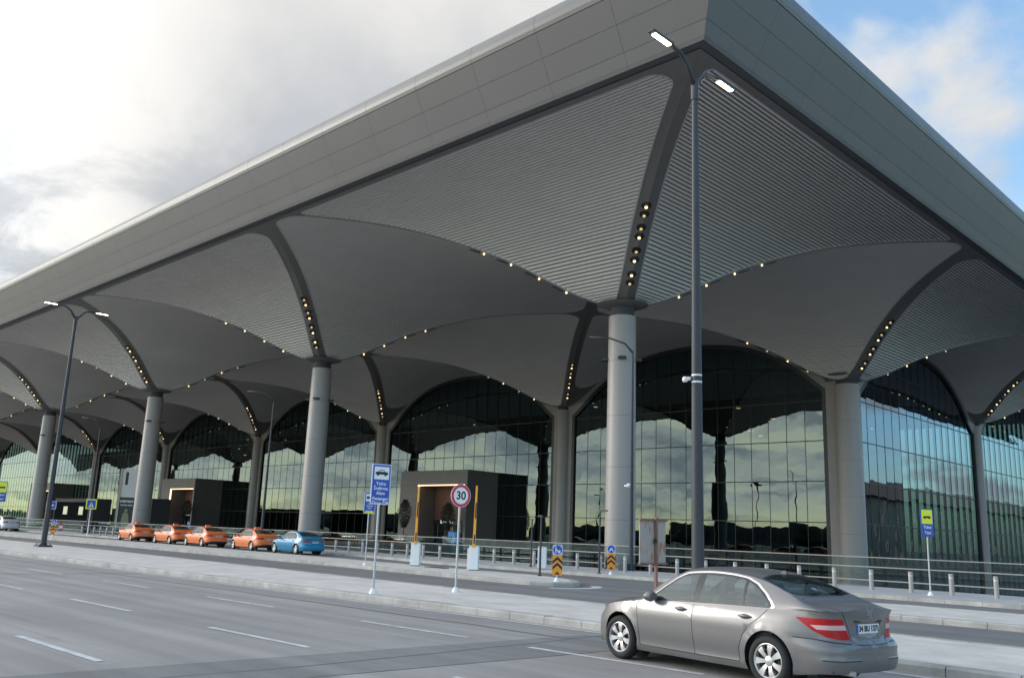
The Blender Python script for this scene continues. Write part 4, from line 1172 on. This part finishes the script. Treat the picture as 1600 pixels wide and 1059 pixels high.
e0 = edge_lamp(-28.9, 'thin dark single-arm lamp against the nearest big column, grey plinth at its foot')
edge_lamp(-65.4, 'thin dark single-arm lamp just left of the second big column')
edge_lamp(-100.8, 'thin dark single-arm lamp far left between the third and fourth big columns')
B = MB(); B.tube([(-.02, -.05, 4.3), (-.35, -.15, 4.35)], .05, 8); B.lathe([(.001, -.10), (.12, -.04), (.10, .05), (.001, .08)], (-.1, -.1, 4.4), 10); B.build('camera', m_white, e0, smooth=True)

# ------------------------------------------------------------------ road signs (faces look along +x, slightly towards the road)
def sign_root(name, label, cat, x, y, z, face, group=None): return thing(name, label, cat, (x, y, z), face, group)
# local frame: sign face looks along -y local ; text upright
def rounded(w_, h_, r_, n=5):
    pts = []
    for cx_, cz_, a0 in ((w_/2-r_, h_/2-r_, 0), (-w_/2+r_, h_/2-r_, 90), (-w_/2+r_, -h_/2+r_, 180), (w_/2-r_, -h_/2+r_, 270)):
        for k in range(n+1): a = R(a0+90*k/n); pts.append((cx_+r_*math.cos(a), cz_+r_*math.sin(a)))
    return pts
def plate(parent, name, m, pts, z, y0, y1, dx=0):
    B = MB(); n = len(pts); f = [(x+dx, y0, zz_+z) for x, zz_ in pts]; b_ = [(x+dx, y1, zz_+z) for x, zz_ in pts]
    B.add(f+b_, [tuple(range(n))[::-1] if True else 0, tuple(range(n, 2*n))]+[(k, (k+1) % n, n+(k+1) % n, n+k) for k in range(n)])
    o = B.build(name, m, parent); orient(o); return o
def post(parent, h, r_=.03, foot=True, m=None):
    B = MB(); B.tube([(0, 0, 0), (0, 0, h)], r_, 10); p = B.build('post', m or m_galv, parent, smooth=True, auto=50)
    if foot: B = MB(); B.lathe([(.11, 0), (.105, .03), (.05, .13), (.001, .14)], (0, 0, 0), 14); B.build('foot', m_white, parent, smooth=True, auto=40)
    return p
FACE = R(90-12)      # local -y -> world +x (turned a little to the road)
def car_icon(parent, z, s, y, m, kind='car'):
    """old side-view car or van pictogram"""
    if kind == 'car':
        bodyp = [(-.5, -.10), (-.5, .02), (-.44, .08), (-.27, .10), (-.17, .24), (.14, .24), (.27, .10), (.44, .07), (.5, .02), (.5, -.10)]
        holes = [[(-.22, .10), (-.14, .20), (-.03, .20), (-.03, .10)], [(.01, .10), (.01, .20), (.12, .20), (.20, .10)]]
    else:
        bodyp = [(-.5, -.10), (-.5, .10), (-.4, .16), (.45, .16), (.5, .1), (.5, -.10)]; holes = []
    o = plate(parent, 'pictogram', m, [(x*s, q*s) for x, q in bodyp], z, y-.003, y)
    for h in holes: plate(o, 'pictogram_window', m_white, [(x*s, q*s) for x, q in h], z, y-.006, y-.003)
    for xx in (-.30, .29):
        B = MB(); B.lathe([(.001, -.005), (.10*s, -.005), (.10*s, 0)], (xx*s, y, z-.10*s), 16, axis='y'); B.build('pictogram_wheel', m, o)
def dropoff(x, y, label, h0, hh, wd, lines, kind, small=False, rz=FACE):
    t = sign_root('road_sign', label, 'sign', x, y, .142, rz)
    post(t, h0+hh*.6 if small else h0+.3)
    zc = h0+hh/2
    p = plate(t, 'sign_panel', m_lblue, rounded(wd, hh, .04), zc, -.05, -.03)
    plate(p, 'blue_field', m_blue, rounded(wd-.05, hh-.05, .03), zc, -.054, -.05)
    wt = zc+hh/2-.07-wd*.30
    plate(p, 'white_field', m_white, rounded(wd-.13, wd*.60, .01), wt, -.058, -.054)
    car_icon(p, wt, (wd-.19), -.059, m_black, kind)
    if lines:
        z = wt-wd*.30-.11
        for s_, sz, dz in lines: text(s_, sz, m_white, p, (0, -.056, z), (R(90), 0, 0), extr=.001, sx=1.0, bold=.002); z -= dz
    return t, p, zc
dropoff(-19.42, 14.9, 'blue passenger drop-off sign with a black car pictogram on a pole at the kerb', 2.28, 1.06, .56,
        [('Yolcu', .125, .125), ('İndirme', .125, .125), ('Alanı', .125, .145), ('Passenger', .115, .115), ('Drop Off', .125, .1)], 'car')
t, p, zc = dropoff(-33.95, 25.5, 'smaller blue drop-off sign seen just left of the big one, yellow strip at its foot', 2.30, .96, .56,
        [('Yolcu', .10, .10), ('İndirme', .10, .10), ('Alanı', .10, .12), ('Passenger', .09, .09)], 'van')
plate(p, 'yellow_strip', m_yel, rounded(.44, .09, .01), zc-.42, -.058, -.054)
# speed limit
t = sign_root('speed_sign', 'round red-rimmed 30 speed limit sign on a slim pole', 'sign', -19.25, 17.65, .142, R(90-12))
post(t, 2.66)
p = plate(t, 'sign_disc', m_red, circle(0, 0, .315, 40), 2.66, -.05, -.03); plate(p, 'white_field', m_white, circle(0, 0, .235, 40), 2.66, -.054, -.05)
plate(t, 'disc_rim', m_lblue, circle(0, 0, .327, 40), 2.66, -.047, -.033)
text('30', .32, m_black, p, (0, -.056, 2.655), (R(90), 0, 0), name='speed_figures', extr=.001, bold=.008)
# chevron keep markers
def marker(x, y, z, label, rz, s=1.0, arrow='right'):
    t = sign_root('chevron_marker', label, 'sign', x, y, z, rz); w_ = .36*s
    post(t, 1.0*s, .03); h = 1.0*s; z0 = .22*s
    plate(t, 'chevron_panel', m_orange, [(-w_/2, -h*.36), (w_/2, -h*.36), (w_/2, h*.36), (-w_/2, h*.36)], z0+h*.36, -.05, -.03)
    pn = t.children[-1]
    for zc in (.05, .29, .50):
        q = (z0+zc*s)
        pts = [(-w_/2, -.10*s), (0, .06*s), (w_/2, -.10*s), (w_/2, .01*s), (0, .17*s), (-w_/2, .01*s)]
        if zc == .05: pts = [(-.10*s, -.05*s), (.10*s, -.05*s), (0, .06*s)]
        B = MB(); B.poly([(px_, -.054, q+pz+.03) for px_, pz in pts]) if len(pts) == 3 else (B.poly([(pts[k][0], -.054, q+pts[k][1]) for k in (0, 1, 4, 5)]), B.poly([(pts[k][0], -.054, q+pts[k][1]) for k in (1, 2, 3, 4)]))
        B.build('chevron', m_black, pn)
    zt = z0+.72*s+.19*s
    wp = plate(t, 'arrow_panel', m_lblue, rounded(.37*s, .37*s, .05), zt, -.05, -.03)
    plate(wp, 'blue_disc', m_blue, circle(0, 0, .165*s, 28), zt, -.054, -.05)
    if arrow == 'down':
        B = MB()
        for pts in ([(-.085, .12), (-.05, .12), (-.05, -.11), (-.085, -.11)], [(-.06, .0), (-.03, .03), (.06, -.05), (.03, -.08)], [(.10, -.11), (.10, .02), (-.01, -.11)]): B.poly([(a*s, -.057, zt+b_*s) for a, b_ in pts])
    else:
        B = MB()
        for pts in ([(-.11, -.07), (-.06, -.10), (0, .0), (0, .08)], [(.11, -.07), (.06, -.10), (0, .0), (0, .08)]): B.poly([(a*s, -.057, zt+b_*s) for a, b_ in pts])
    B.build('white_arrow', m_white, wp)
    return t
marker(-22.6, 25.75, .142, 'orange chevron marker under a blue arrow disc on the near island tip', R(45), 1.0, 'down')
marker(-26.1, 33.45, .142, 'smaller-looking orange chevron marker with blue sign before the nearest big column', R(45), 1.0, 'up')
marker(-79.8, 27.95, .142, 'far orange chevron marker at the left, beside the lamp pole', R(60), 1.05, 'up')
t = sign_root('delineator_post', 'red and white banded marker board among the far bollards', 'sign', -96.4, 34.45, .004, R(60))
for k in range(4): plate(t, 'band', m_red if k % 2 else m_white, [(-.17, -.14), (.17, -.14), (.17, .14), (-.17, .14)], .2+.28*k, -.03, 0)
# taxi rank signs
def taxi_sign(x, y, label, h0, rz, s=1.0):
    t = sign_root('taxi_sign', label, 'sign', x, y, .142, rz); post(t, h0+1.0*s)
    p = plate(t, 'sign_panel', m_blue, rounded(.50*s, 1.06*s, .03), h0+.53*s, -.05, -.03)
    plate(p, 'yellow_field', m_yel, rounded(.43*s, .54*s, .01), h0+.76*s, -.054, -.05)
    car_icon(p, h0+.74*s, .30*s, -.055, m_black, 'van')
    text('Taksi', .15*s, m_white, p, (0, -.056, h0+.36*s), (R(90), 0, 0), bold=.003); text('Taxi', .15*s, m_white, p, (0, -.056, h0+.15*s), (R(90), 0, 0), bold=.003)
    return t
taxi_sign(-12.8, 35.5, 'yellow and blue taxi sign on a slim pole before the right side glass wall', 2.12, R(48), .96)
taxi_sign(-69.4, 20.55, 'yellow and blue taxi sign cut by the left edge of the photo', 2.5, R(75), 1.3)
t = sign_root('crossing_sign', 'blue pedestrian crossing sign with yellow rim on a white pole at the far left', 'sign', -92.3, 35.55, .142, R(62))
post(t, 3.1, .06, m=m_white)
p = plate(t, 'sign_panel', m_yel, rounded(.98, .98, .04), 2.95, -.06, -.03); plate(p, 'blue_field', m_blue, rounded(.76, .76, .04), 2.95, -.065, -.06)
B = MB(); B.poly([(-.24, -.068, 2.66), (.24, -.068, 2.66), (0, -.068, 3.14)]); B.build('white_triangle', m_white, p)
B = MB(); B.lathe([(.001, -.071), (.04, -.071)], (0, 0, 2.99), 12, axis='y'); B.tube([(0, -.071, 2.94), (0, -.071, 2.84)], .025, 6); B.tube([(0, -.071, 2.84), (-.07, -.071, 2.70)], .018, 6); B.tube([(0, -.071, 2.84), (.07, -.071, 2.70)], .018, 6); B.build('walker_pictogram', m_black, p)
t = sign_root('direction_sign', 'small blue rectangular sign on a pole in front of the leftmost column', 'sign', -103.5, 35.7, .142, R(62)); post(t, 3.0, .04)
p = plate(t, 'sign_panel', m_lblue, rounded(1.0, .85, .05), 2.8, -.06, -.03); plate(p, 'blue_field', m_blue, rounded(.84, .7, .04), 2.8, -.065, -.06)
B = MB(); B.poly([(-.25, -.068, 2.74), (.1, -.068, 2.74), (.1, -.068, 2.84), (-.25, -.068, 2.84)]); B.poly([(.1, -.068, 2.64), (.3, -.068, 2.79), (.1, -.068, 2.94)]); B.build('arrow', m_white, p)
# rusty back of a sign board
t = sign_root('rusty_signboard', 'rust-streaked grey signboard seen from the back on a brown rusted post', 'sign', -12.85, 18.2, .142, R(90-2))
B = MB(); B.box(-.03, .03, -.03, .03, 0, 2.16); B.build('post', m_rust, t)
mr_ = bpy.data.materials.new('rust_streaked_sheet'); mr_.use_nodes = True; nt = mr_.node_tree; bb = nt.nodes['Principled BSDF']; bb.inputs['Roughness'].default_value = .6
tcn = nt.nodes.new('ShaderNodeTexCoord'); mpn = nt.nodes.new('ShaderNodeMapping'); mpn.inputs[3].default_value = (3.2, 3, 1.1); nt.links.new(tcn.outputs['Object'], mpn.inputs[0])
nz_ = nt.nodes.new('ShaderNodeTexNoise'); nz_.inputs['Scale'].default_value = 1.6; nz_.inputs['Detail'].default_value = 9; nz_.inputs['Roughness'].default_value = .7; nt.links.new(mpn.outputs[0], nz_.inputs[0])
rp_ = nt.nodes.new('ShaderNodeValToRGB'); rp_.color_ramp.elements[0].position = .38; rp_.color_ramp.elements[0].color = (.36, .35, .33, 1); rp_.color_ramp.elements[1].position = .63; rp_.color_ramp.elements[1].color = (.30, .15, .09, 1)
e_ = rp_.color_ramp.elements.new(.50); e_.color = (.42, .36, .30, 1); nt.links.new(nz_.outputs[0], rp_.inputs[0]); nt.links.new(rp_.outputs[0], bb.inputs['Base Color'])
pb = plate(t, 'board', mr_, [(-.50, -.52), (.50, -.52), (.50, .52), (-.50, .52)], 1.59, .035, .055, dx=-.02 if False else -.08)
B = MB()
for z in (1.085, 2.10): B.box(-.60, .46, -.0, .075, z-.02, z+.02)
B.build('frame_bar', m_rust, t)
B = MB(); B.box(-.09, -.03, -.05, -.0, 1.56, 1.66); B.build('bracket', m_black, t)

# raised-arm barriers
def gate(x, y, label, arm=True, z=.142):
    t = thing('barrier_gate', label, 'barrier', (x, y, z), R(35), 'raised-arm barrier gates before the entrance')
    B = MB(); B.box(-.21, .21, -.17, .17, .03, 1.06); c = B.build('cabinet', m_white, t, bevel=.02)
    B = MB(); B.box(-.19, .19, -.15, .15, 0, .03); B.build('foot', m_black, t)
    B = MB(); B.box(-.215, .215, -.175, .175, 1.06, 1.09); B.build('lid', m_galv, t)
    if arm:
        a = bpy.data.objects.new('arm', None)
        B = MB(); B.hexa([(-.065, -.21, 1.0), (.065, -.21, 1.0), (.065, -.175, 1.0), (-.065, -.175, 1.0)], [(-.02, -.21, 3.7), (.06, -.21, 3.7), (.06, -.175, 3.7), (-.02, -.175, 3.7)]); ar = B.build('arm', m_amber, t)
        B = MB()
        for q0, q1 in ((1.15, 1.55), (2.25, 2.95)): B.hexa([(-.03+.01*q0, -.214, q0), (.03+.01*q0, -.214, q0), (.03+.01*q0, -.21, q0), (-.03+.01*q0, -.21, q0)], [(-.03+.01*q1, -.214, q1), (.03+.01*q1, -.214, q1), (.03+.01*q1, -.21, q1), (-.03+.01*q1, -.21, q1)])
        B.build('arm_marking', m_black, ar)
    return t
gate(-33.6, 28.15, 'white barrier cabinet with raised amber arm, left one of the pair before the lit entrance')
gate(-29.75, 28.3, 'white barrier cabinet with raised amber arm, right one of the pair before the lit entrance')
gate(-30.6, 29.0, 'white barrier cabinet half hidden behind the right armed cabinet', False, .01)
gate(-30.7, 33.85, 'lone white barrier cabinet without arm near the chevron marker', False)
B = MB(); 
t = thing('drain_grate', 'small dark grate lying on the far island beside the barrier', 'grate', (-31.9, 28.0, .142)); 
for k in range(9): B.box(-.6+.14*k, -.52+.14*k, -.18, .18, .0, .03)
B.build('bars', m_black, t); B = MB(); B.box(-.65, .65, -.2, -.17, 0, .035); B.box(-.65, .65, .17, .2, 0, .035); B.build('frame', m_joint, t)
# slim dark posts
for x, y, h, arm, lab in ((-25.6, 28.1, 2.45, 0, 'slim dark post on the island edge beside the lone white cabinet'), (-32.9, 35.4, 2.45, 0, 'slim dark post standing behind the lone white cabinet on the walkway'), (-26.9, 33.6, 2.9, 1, 'slim dark post with a short arm just left of the nearest big column')):
    t = thing('slim_post', lab, 'post', (x, y, .142)); B = MB(); B.tube([(0, 0, 0), (0, 0, h)], [.05, .035], 8); B.lathe([(.1, 0), (.1, .03), (.05, .06)], (0, 0, 0), 12); B.build('pole', m_pole, t, smooth=True, auto=40)
    B = MB()
    if arm: B.box(0, .42, -.03, .03, h-.08, h)
    else: B.box(-.16, .05, -.04, .04, h-.06, h)
    B.build('sensor_head', m_pole, t)

# pylon 1 with poster
t = thing('gate_pylon', 'tall pale totem with a black figure 1 over a dark poster, beside a column', 'totem', (-122.6, 52.5, .04), R(52))
b = MB(); b.box(-130, -117, 39.52, 56, -.8, .04); tag(b.build('bridge_deck', m_concrete), kind='structure')
m_totem = mat('totem_panel', (.74, .71, .66), .6)
B = MB(); B.box(-1.55, 1.55, -.2, .2, 4.6, 8.3); B.build('upper_panel', m_totem, t)
B = MB(); B.box(-1.45, 1.45, -.16, .16, 0, 4.6); lp = B.build('poster', m_screen, t)
B = MB(); B.box(-1.85, -1.56, -.28, .28, 0, 8.4); B.build('side_edge', mat('totem_edge', (.5, .42, .34), .5), t)
text('1', 2.3, m_black, t, (-.95, -.21, 7.0), (R(90), 0, 0), name='gate_figure', bold=.07)
text('EVERYDAY', .36, m_white, lp, (-.62, -.17, 4.05), (R(90), 0, 0), name='poster_heading', bold=.02)
text('ONE STEP AHEAD', .20, m_white, lp, (-.62, -.17, 3.55), (R(90), 0, 0), name='poster_subheading', bold=.01)
B = MB(); B.add([(x, -.18, z) for x, z in [(-1.0, .5), (-.2, .5), (-.1, 1.5), (-.25, 2.4), (-.45, 2.6), (-.75, 2.6), (-.95, 2.4), (-1.1, 1.5)]], [tuple(range(8))]); B.lathe([(.001, -.18), (.22, -.18)], (-.6, 0, 2.85), 16, axis='y'); B.build('poster_figure', mat('poster_figure', (.30, .28, .17), .6), lp)

# dark kiosks on the forecourt at the far left
for k, (x0, x1, lab) in enumerate(((-148, -137.5, 'dark glazed kiosk with lit displays left of the numbered totem'), (-178, -160, 'long dark glazed kiosk far left behind the crossing sign'))):
    t = thing('kiosk', lab, 'kiosk', ((x0+x1)/2, 62, 0)); t['worldpart'] = ((x0+x1)/2, 62., 0.)
    b = MB(); b.box(x0-4, x1+4, 39.52, 68, -.8, .04); tag(b.build('bridge_deck', m_concrete), kind='structure')
    B = MB(); B.box(x0, x1, 62, 65, 4.4, 5.0); B.box(x0, x1, 64.6, 65, .04, 4.4); B.box(x0, x0+.3, 62, 64.6, .04, 4.4); B.box(x1-.3, x1, 62, 64.6, .04, 4.4); B.build('shell', m_joint, t)
    B = MB(); B.box(x0+.3, x1-.3, 62.1, 62.15, .04, 4.4); B.build('glazing', mat('kiosk_glass', (.012, .014, .014), .6, spec=.0), t)
    for q in range(2):
        xx = x0+(x1-x0)*(.3+.4*q); B = MB(); B.box(xx-.9, xx+.9, 62.0, 62.08, 2.2, 3.6); B.build('display', mat('display_lit', (.3, .3, .2), .5, emit=(.5, .55, .35), estr=.35), t)

# ------------------------------------------------------------------ potted trees
def topiary(x, y, z, h, r_, label, column_=False):
    t = thing('potted_tree', label, 'tree', (x, y, z), random.uniform(0, 6), 'potted trees beside the entrances')
    B = MB(); B.lathe([(.45, 0), (.62, 1.05), (.62, 1.12), (.54, 1.12), (.5, 1.0), (.001, 1.0)], (0, 0, 0), 20); B.build('pot', m_planter, t, smooth=True, auto=35)
    B = MB(); B.tube([(0, 0, 1.0), (.03, .02, h*.45), (0, 0, h*.8)], [.07, .055, .02], 8); B.build('trunk', m_bark, t, smooth=True)
    B = MB(); z0 = h*.36; 
    for k in range(2600):
        a = random.uniform(0, 6.283); q = random.random(); zt = z0+(h-z0)*q; env = r_*math.sin(math.pi*min(.97, max(.06, q)))**.55*(1+.15*math.sin(3*a+5*q)); rr = env*(random.random()**.5)
        c = Vector((rr*math.cos(a), rr*math.sin(a), zt)); n_ = Vector((random.gauss(0, 1), random.gauss(0, 1), random.gauss(0, 1))).normalized(); u_ = n_.orthogonal().normalized(); v_ = n_.cross(u_); s_ = random.uniform(.05, .10)
        B.quad(c-u_*s_, c-v_*s_*.6, c+u_*s_, c+v_*s_*.6)
    B.build('crown', m_leaf, t); return t
topiary(-93.7, 76.2, .05, 5.6, .95, 'dark potted tree left of the nearest lit entrance')
topiary(-85.6, 76.6, .05, 5.2, .95, 'dark potted tree standing in the nearest lit entrance opening')
topiary(-163.4, 76.2, .05, 5.6, 1.1, 'dark potted tree left of the second entrance behind the orange taxis')
topiary(-155.2, 76.4, .05, 5.4, 1.1, 'dark potted tree in the second entrance opening')

# ------------------------------------------------------------------ person sitting on the lamp plinth
def skin_body(name, verts, edges, rad, m, parent):
    me = bpy.data.meshes.new(name); me.from_pydata(verts, edges, []); o = bpy.data.objects.new(name, me); COL.objects.link(o)
    sk = o.modifiers.new('skin', 'SKIN'); sk.use_smooth_shade = True
    for i, r_ in enumerate(rad): me.skin_vertices[0].data[i].radius = (r_, r_)
    me.skin_vertices[0].data[0].use_root = True
    sb = o.modifiers.new('sub', 'SUBSURF'); sb.levels = 1; sb.render_levels = 1
    bpy.context.view_layer.update()
    m2 = bpy.data.meshes.new_from_object(o.evaluated_get(bpy.context.evaluated_depsgraph_get())); bpy.data.objects.remove(o)
    m2.materials.clear(); m2.materials.append(m); r2 = bpy.data.objects.new(name, m2); COL.objects.link(r2); r2.parent = parent
    for p in m2.polygons: p.use_smooth = True
    return r2
m_skin = mat('skin', (.42, .27, .20), .6); m_cloth = mat('dark_clothing', (.02, .02, .024), .85); m_hair = mat('hair', (.015, .012, .01), .7)
pe = thing('person', 'person in dark clothes sitting hunched on the lamp plinth beside the nearest column', 'person', (-29.75, 38.45, .142), R(215))
# local +x = facing direction, seat at z .36
V_ = [(0, 0, .46), (.05, 0, .62), (.16, 0, .80), (.24, 0, .92), (.28, 0, .98),
      (.05, .10, .44), (.45, .13, .50), (.42, .13, .10), (.55, .14, .05), (.05, -.10, .44), (.46, -.13, .48), (.44, -.13, .10), (.57, -.14, .05),
      (.20, .19, .86), (.34, .24, .66), (.50, .12, .60), (.20, -.19, .86), (.36, -.23, .66), (.52, -.10, .58)]
E_ = [(0, 1), (1, 2), (2, 3), (3, 4), (0, 5), (5, 6), (6, 7), (7, 8), (0, 9), (9, 10), (10, 11), (11, 12), (3, 13), (13, 14), (14, 15), (3, 16), (16, 17), (17, 18)]
R_ = [.15, .14, .15, .12, .055, .11, .075, .05, .045, .11, .075, .05, .045, .075, .05, .035, .075, .05, .035]
bd = skin_body('body', V_, E_, R_, m_cloth, pe)
B = MB(); B.lathe([(.001, -.125), (.05, -.115), (.08, -.06), (.088, 0), (.085, .05), (.06, .10), (.001, .12)], (0, 0, 0), 16)
B.v = [(x*1.08+.36, y*.9, z+1.06-.12*x*4*.2) for x, y, z in B.v]
B.tube([(.45, 0, 1.06), (.475, 0, 1.035)], [.012, .018], 6); B.build('head', m_skin, bd, smooth=True)
B = MB(); B.lathe([(.092, 0), (.092, .05), (.068, .105), (.001, .13)], (.345, 0, 1.06), 16); B.build('hair', m_hair, bd, smooth=True)
for sg, wx in ((1, (.50, .12, .60)), (-1, (.52, -.10, .58))):
    w0 = Vector(wx); V2 = [w0, w0+Vector((.05, -.01*sg, -.01))]; E2 = [(0, 1)]; R2 = [.032, .036]
    for k in range(4):
        b0 = len(V2); q = w0+Vector((.075, (-.028+.019*k)*1.0, -.015)); V2 += [q, q+Vector((.03, 0, -.015)), q+Vector((.035, 0, -.045))]; E2 += [(1, b0), (b0, b0+1), (b0+1, b0+2)]; R2 += [.011, .010, .008]
    b0 = len(V2); q = w0+Vector((.035, -.035*sg, 0)); V2 += [q, q+Vector((.03, -.01*sg, -.02))]; E2 += [(0, b0), (b0, b0+1)]; R2 += [.012, .010]
    skin_body('hand', [tuple(v_) for v_ in V2], E2, R2, m_skin, bd)

# ------------------------------------------------------------------ what the glass mirrors: land and buildings behind and beside the photographer
m_far = mat('far_foliage', (.03, .045, .025), .9, noise_amt=.4, nscale=.05)
B = MB(); random.seed(3)
x = -1500
while x < 900:
    y = -240-60*math.sin(x*.004); wd = random.uniform(10, 26); h = random.uniform(3.5, 9.5)
    for k in range(5):
        cx_ = x+random.uniform(0, wd); hh = h*random.uniform(.6, 1.05); rr = random.uniform(3, 6)
        B.lathe([(.1, -2), (rr, hh*.3), (rr*.9, hh*.7), (rr*.4, hh*.96), (.01, hh)], (cx_, y+random.uniform(-12, 12), 0), 8)
    x += wd
tag(B.build('far_trees', m_far), kind='stuff')
m_far_b = mat('far_building_wall', (.09, .095, .10), .7); 
for k, (x, y, wx_, wy_, h) in enumerate(((-420, -190, 70, 30, 10), (-300, -210, 44, 26, 7), (-210, -200, 60, 30, 8), (-110, -205, 36, 24, 12), (-640, -230, 90, 30, 12))):
    t = thing('service_building', ['long flat grey service building behind the photographer, second from left', 'low grey service building behind the photographer with a plain front', 'wide grey service building behind the photographer beside trees', 'tallest narrow grey service building behind the photographer', 'farthest long grey service building behind the photographer'][k], 'building', (x, y, -1)); t['worldpart'] = (float(x), float(y), -1.)
    B = MB(); B.box(x-wx_/2, x+wx_/2, y-wy_/2, y+wy_/2, -2, h); B.build('wall', m_far_b, t); B = MB(); B.box(x-wx_/2-.5, x+wx_/2+.5, y-wy_/2-.5, y+wy_/2+.5, h, h+.6); B.build('roof', m_portal, t)
    B = MB(); 
    for q in range(int(wx_/4)): B.box(x-wx_/2+1+4*q, x-wx_/2+3.6+4*q, y+wy_/2, y+wy_/2+.05, h*.3, h*.75)
    B.build('window', m_frame, t)
for k, (x, y, h) in enumerate(((-350, -150, 24), (-255, -150, 22), (-180, -152, 24), (-130, -151, 20))):
    t = thing('light_mast', ['slim light mast behind the photographer, leftmost of four', 'slim light mast behind the photographer, second from left', 'slim light mast behind the photographer, third from left', 'shortest slim light mast behind the photographer'][k], 'mast', (x, y, 0)); B = MB(); B.tube([(0, 0, 0), (0, 0, h)], [.35, .15], 8); B.build('pole', m_pole, t); B = MB(); B.box(-2, 2, -.3, .3, h-.3, h+.3); B.build('lamp_head', m_pole, t)
# pier building to the right, mirrored in the side wall
t = thing('pier_building', 'long pier building with dark eaves and green glass, mirrored in the side wall', 'building', (110, 300, 0)); t['worldpart'] = (110., 300., 0.)
B = MB(); B.box(96, 190, 60, 900, 24.5, 31); B.build('roof', m_portal, t)
B = MB(); B.box(100, 186, 64, 896, -8, 24.5); B.build('glass_front', mat('pier_glass', (.045, .085, .08), .25, noise_amt=.3, nscale=.05), t)
B = MB()
for k in range(70): B.box(99.6, 100, 64+12*k, 64.5+12*k, -8, 24.5)
B.build('mullions', m_clad, t)
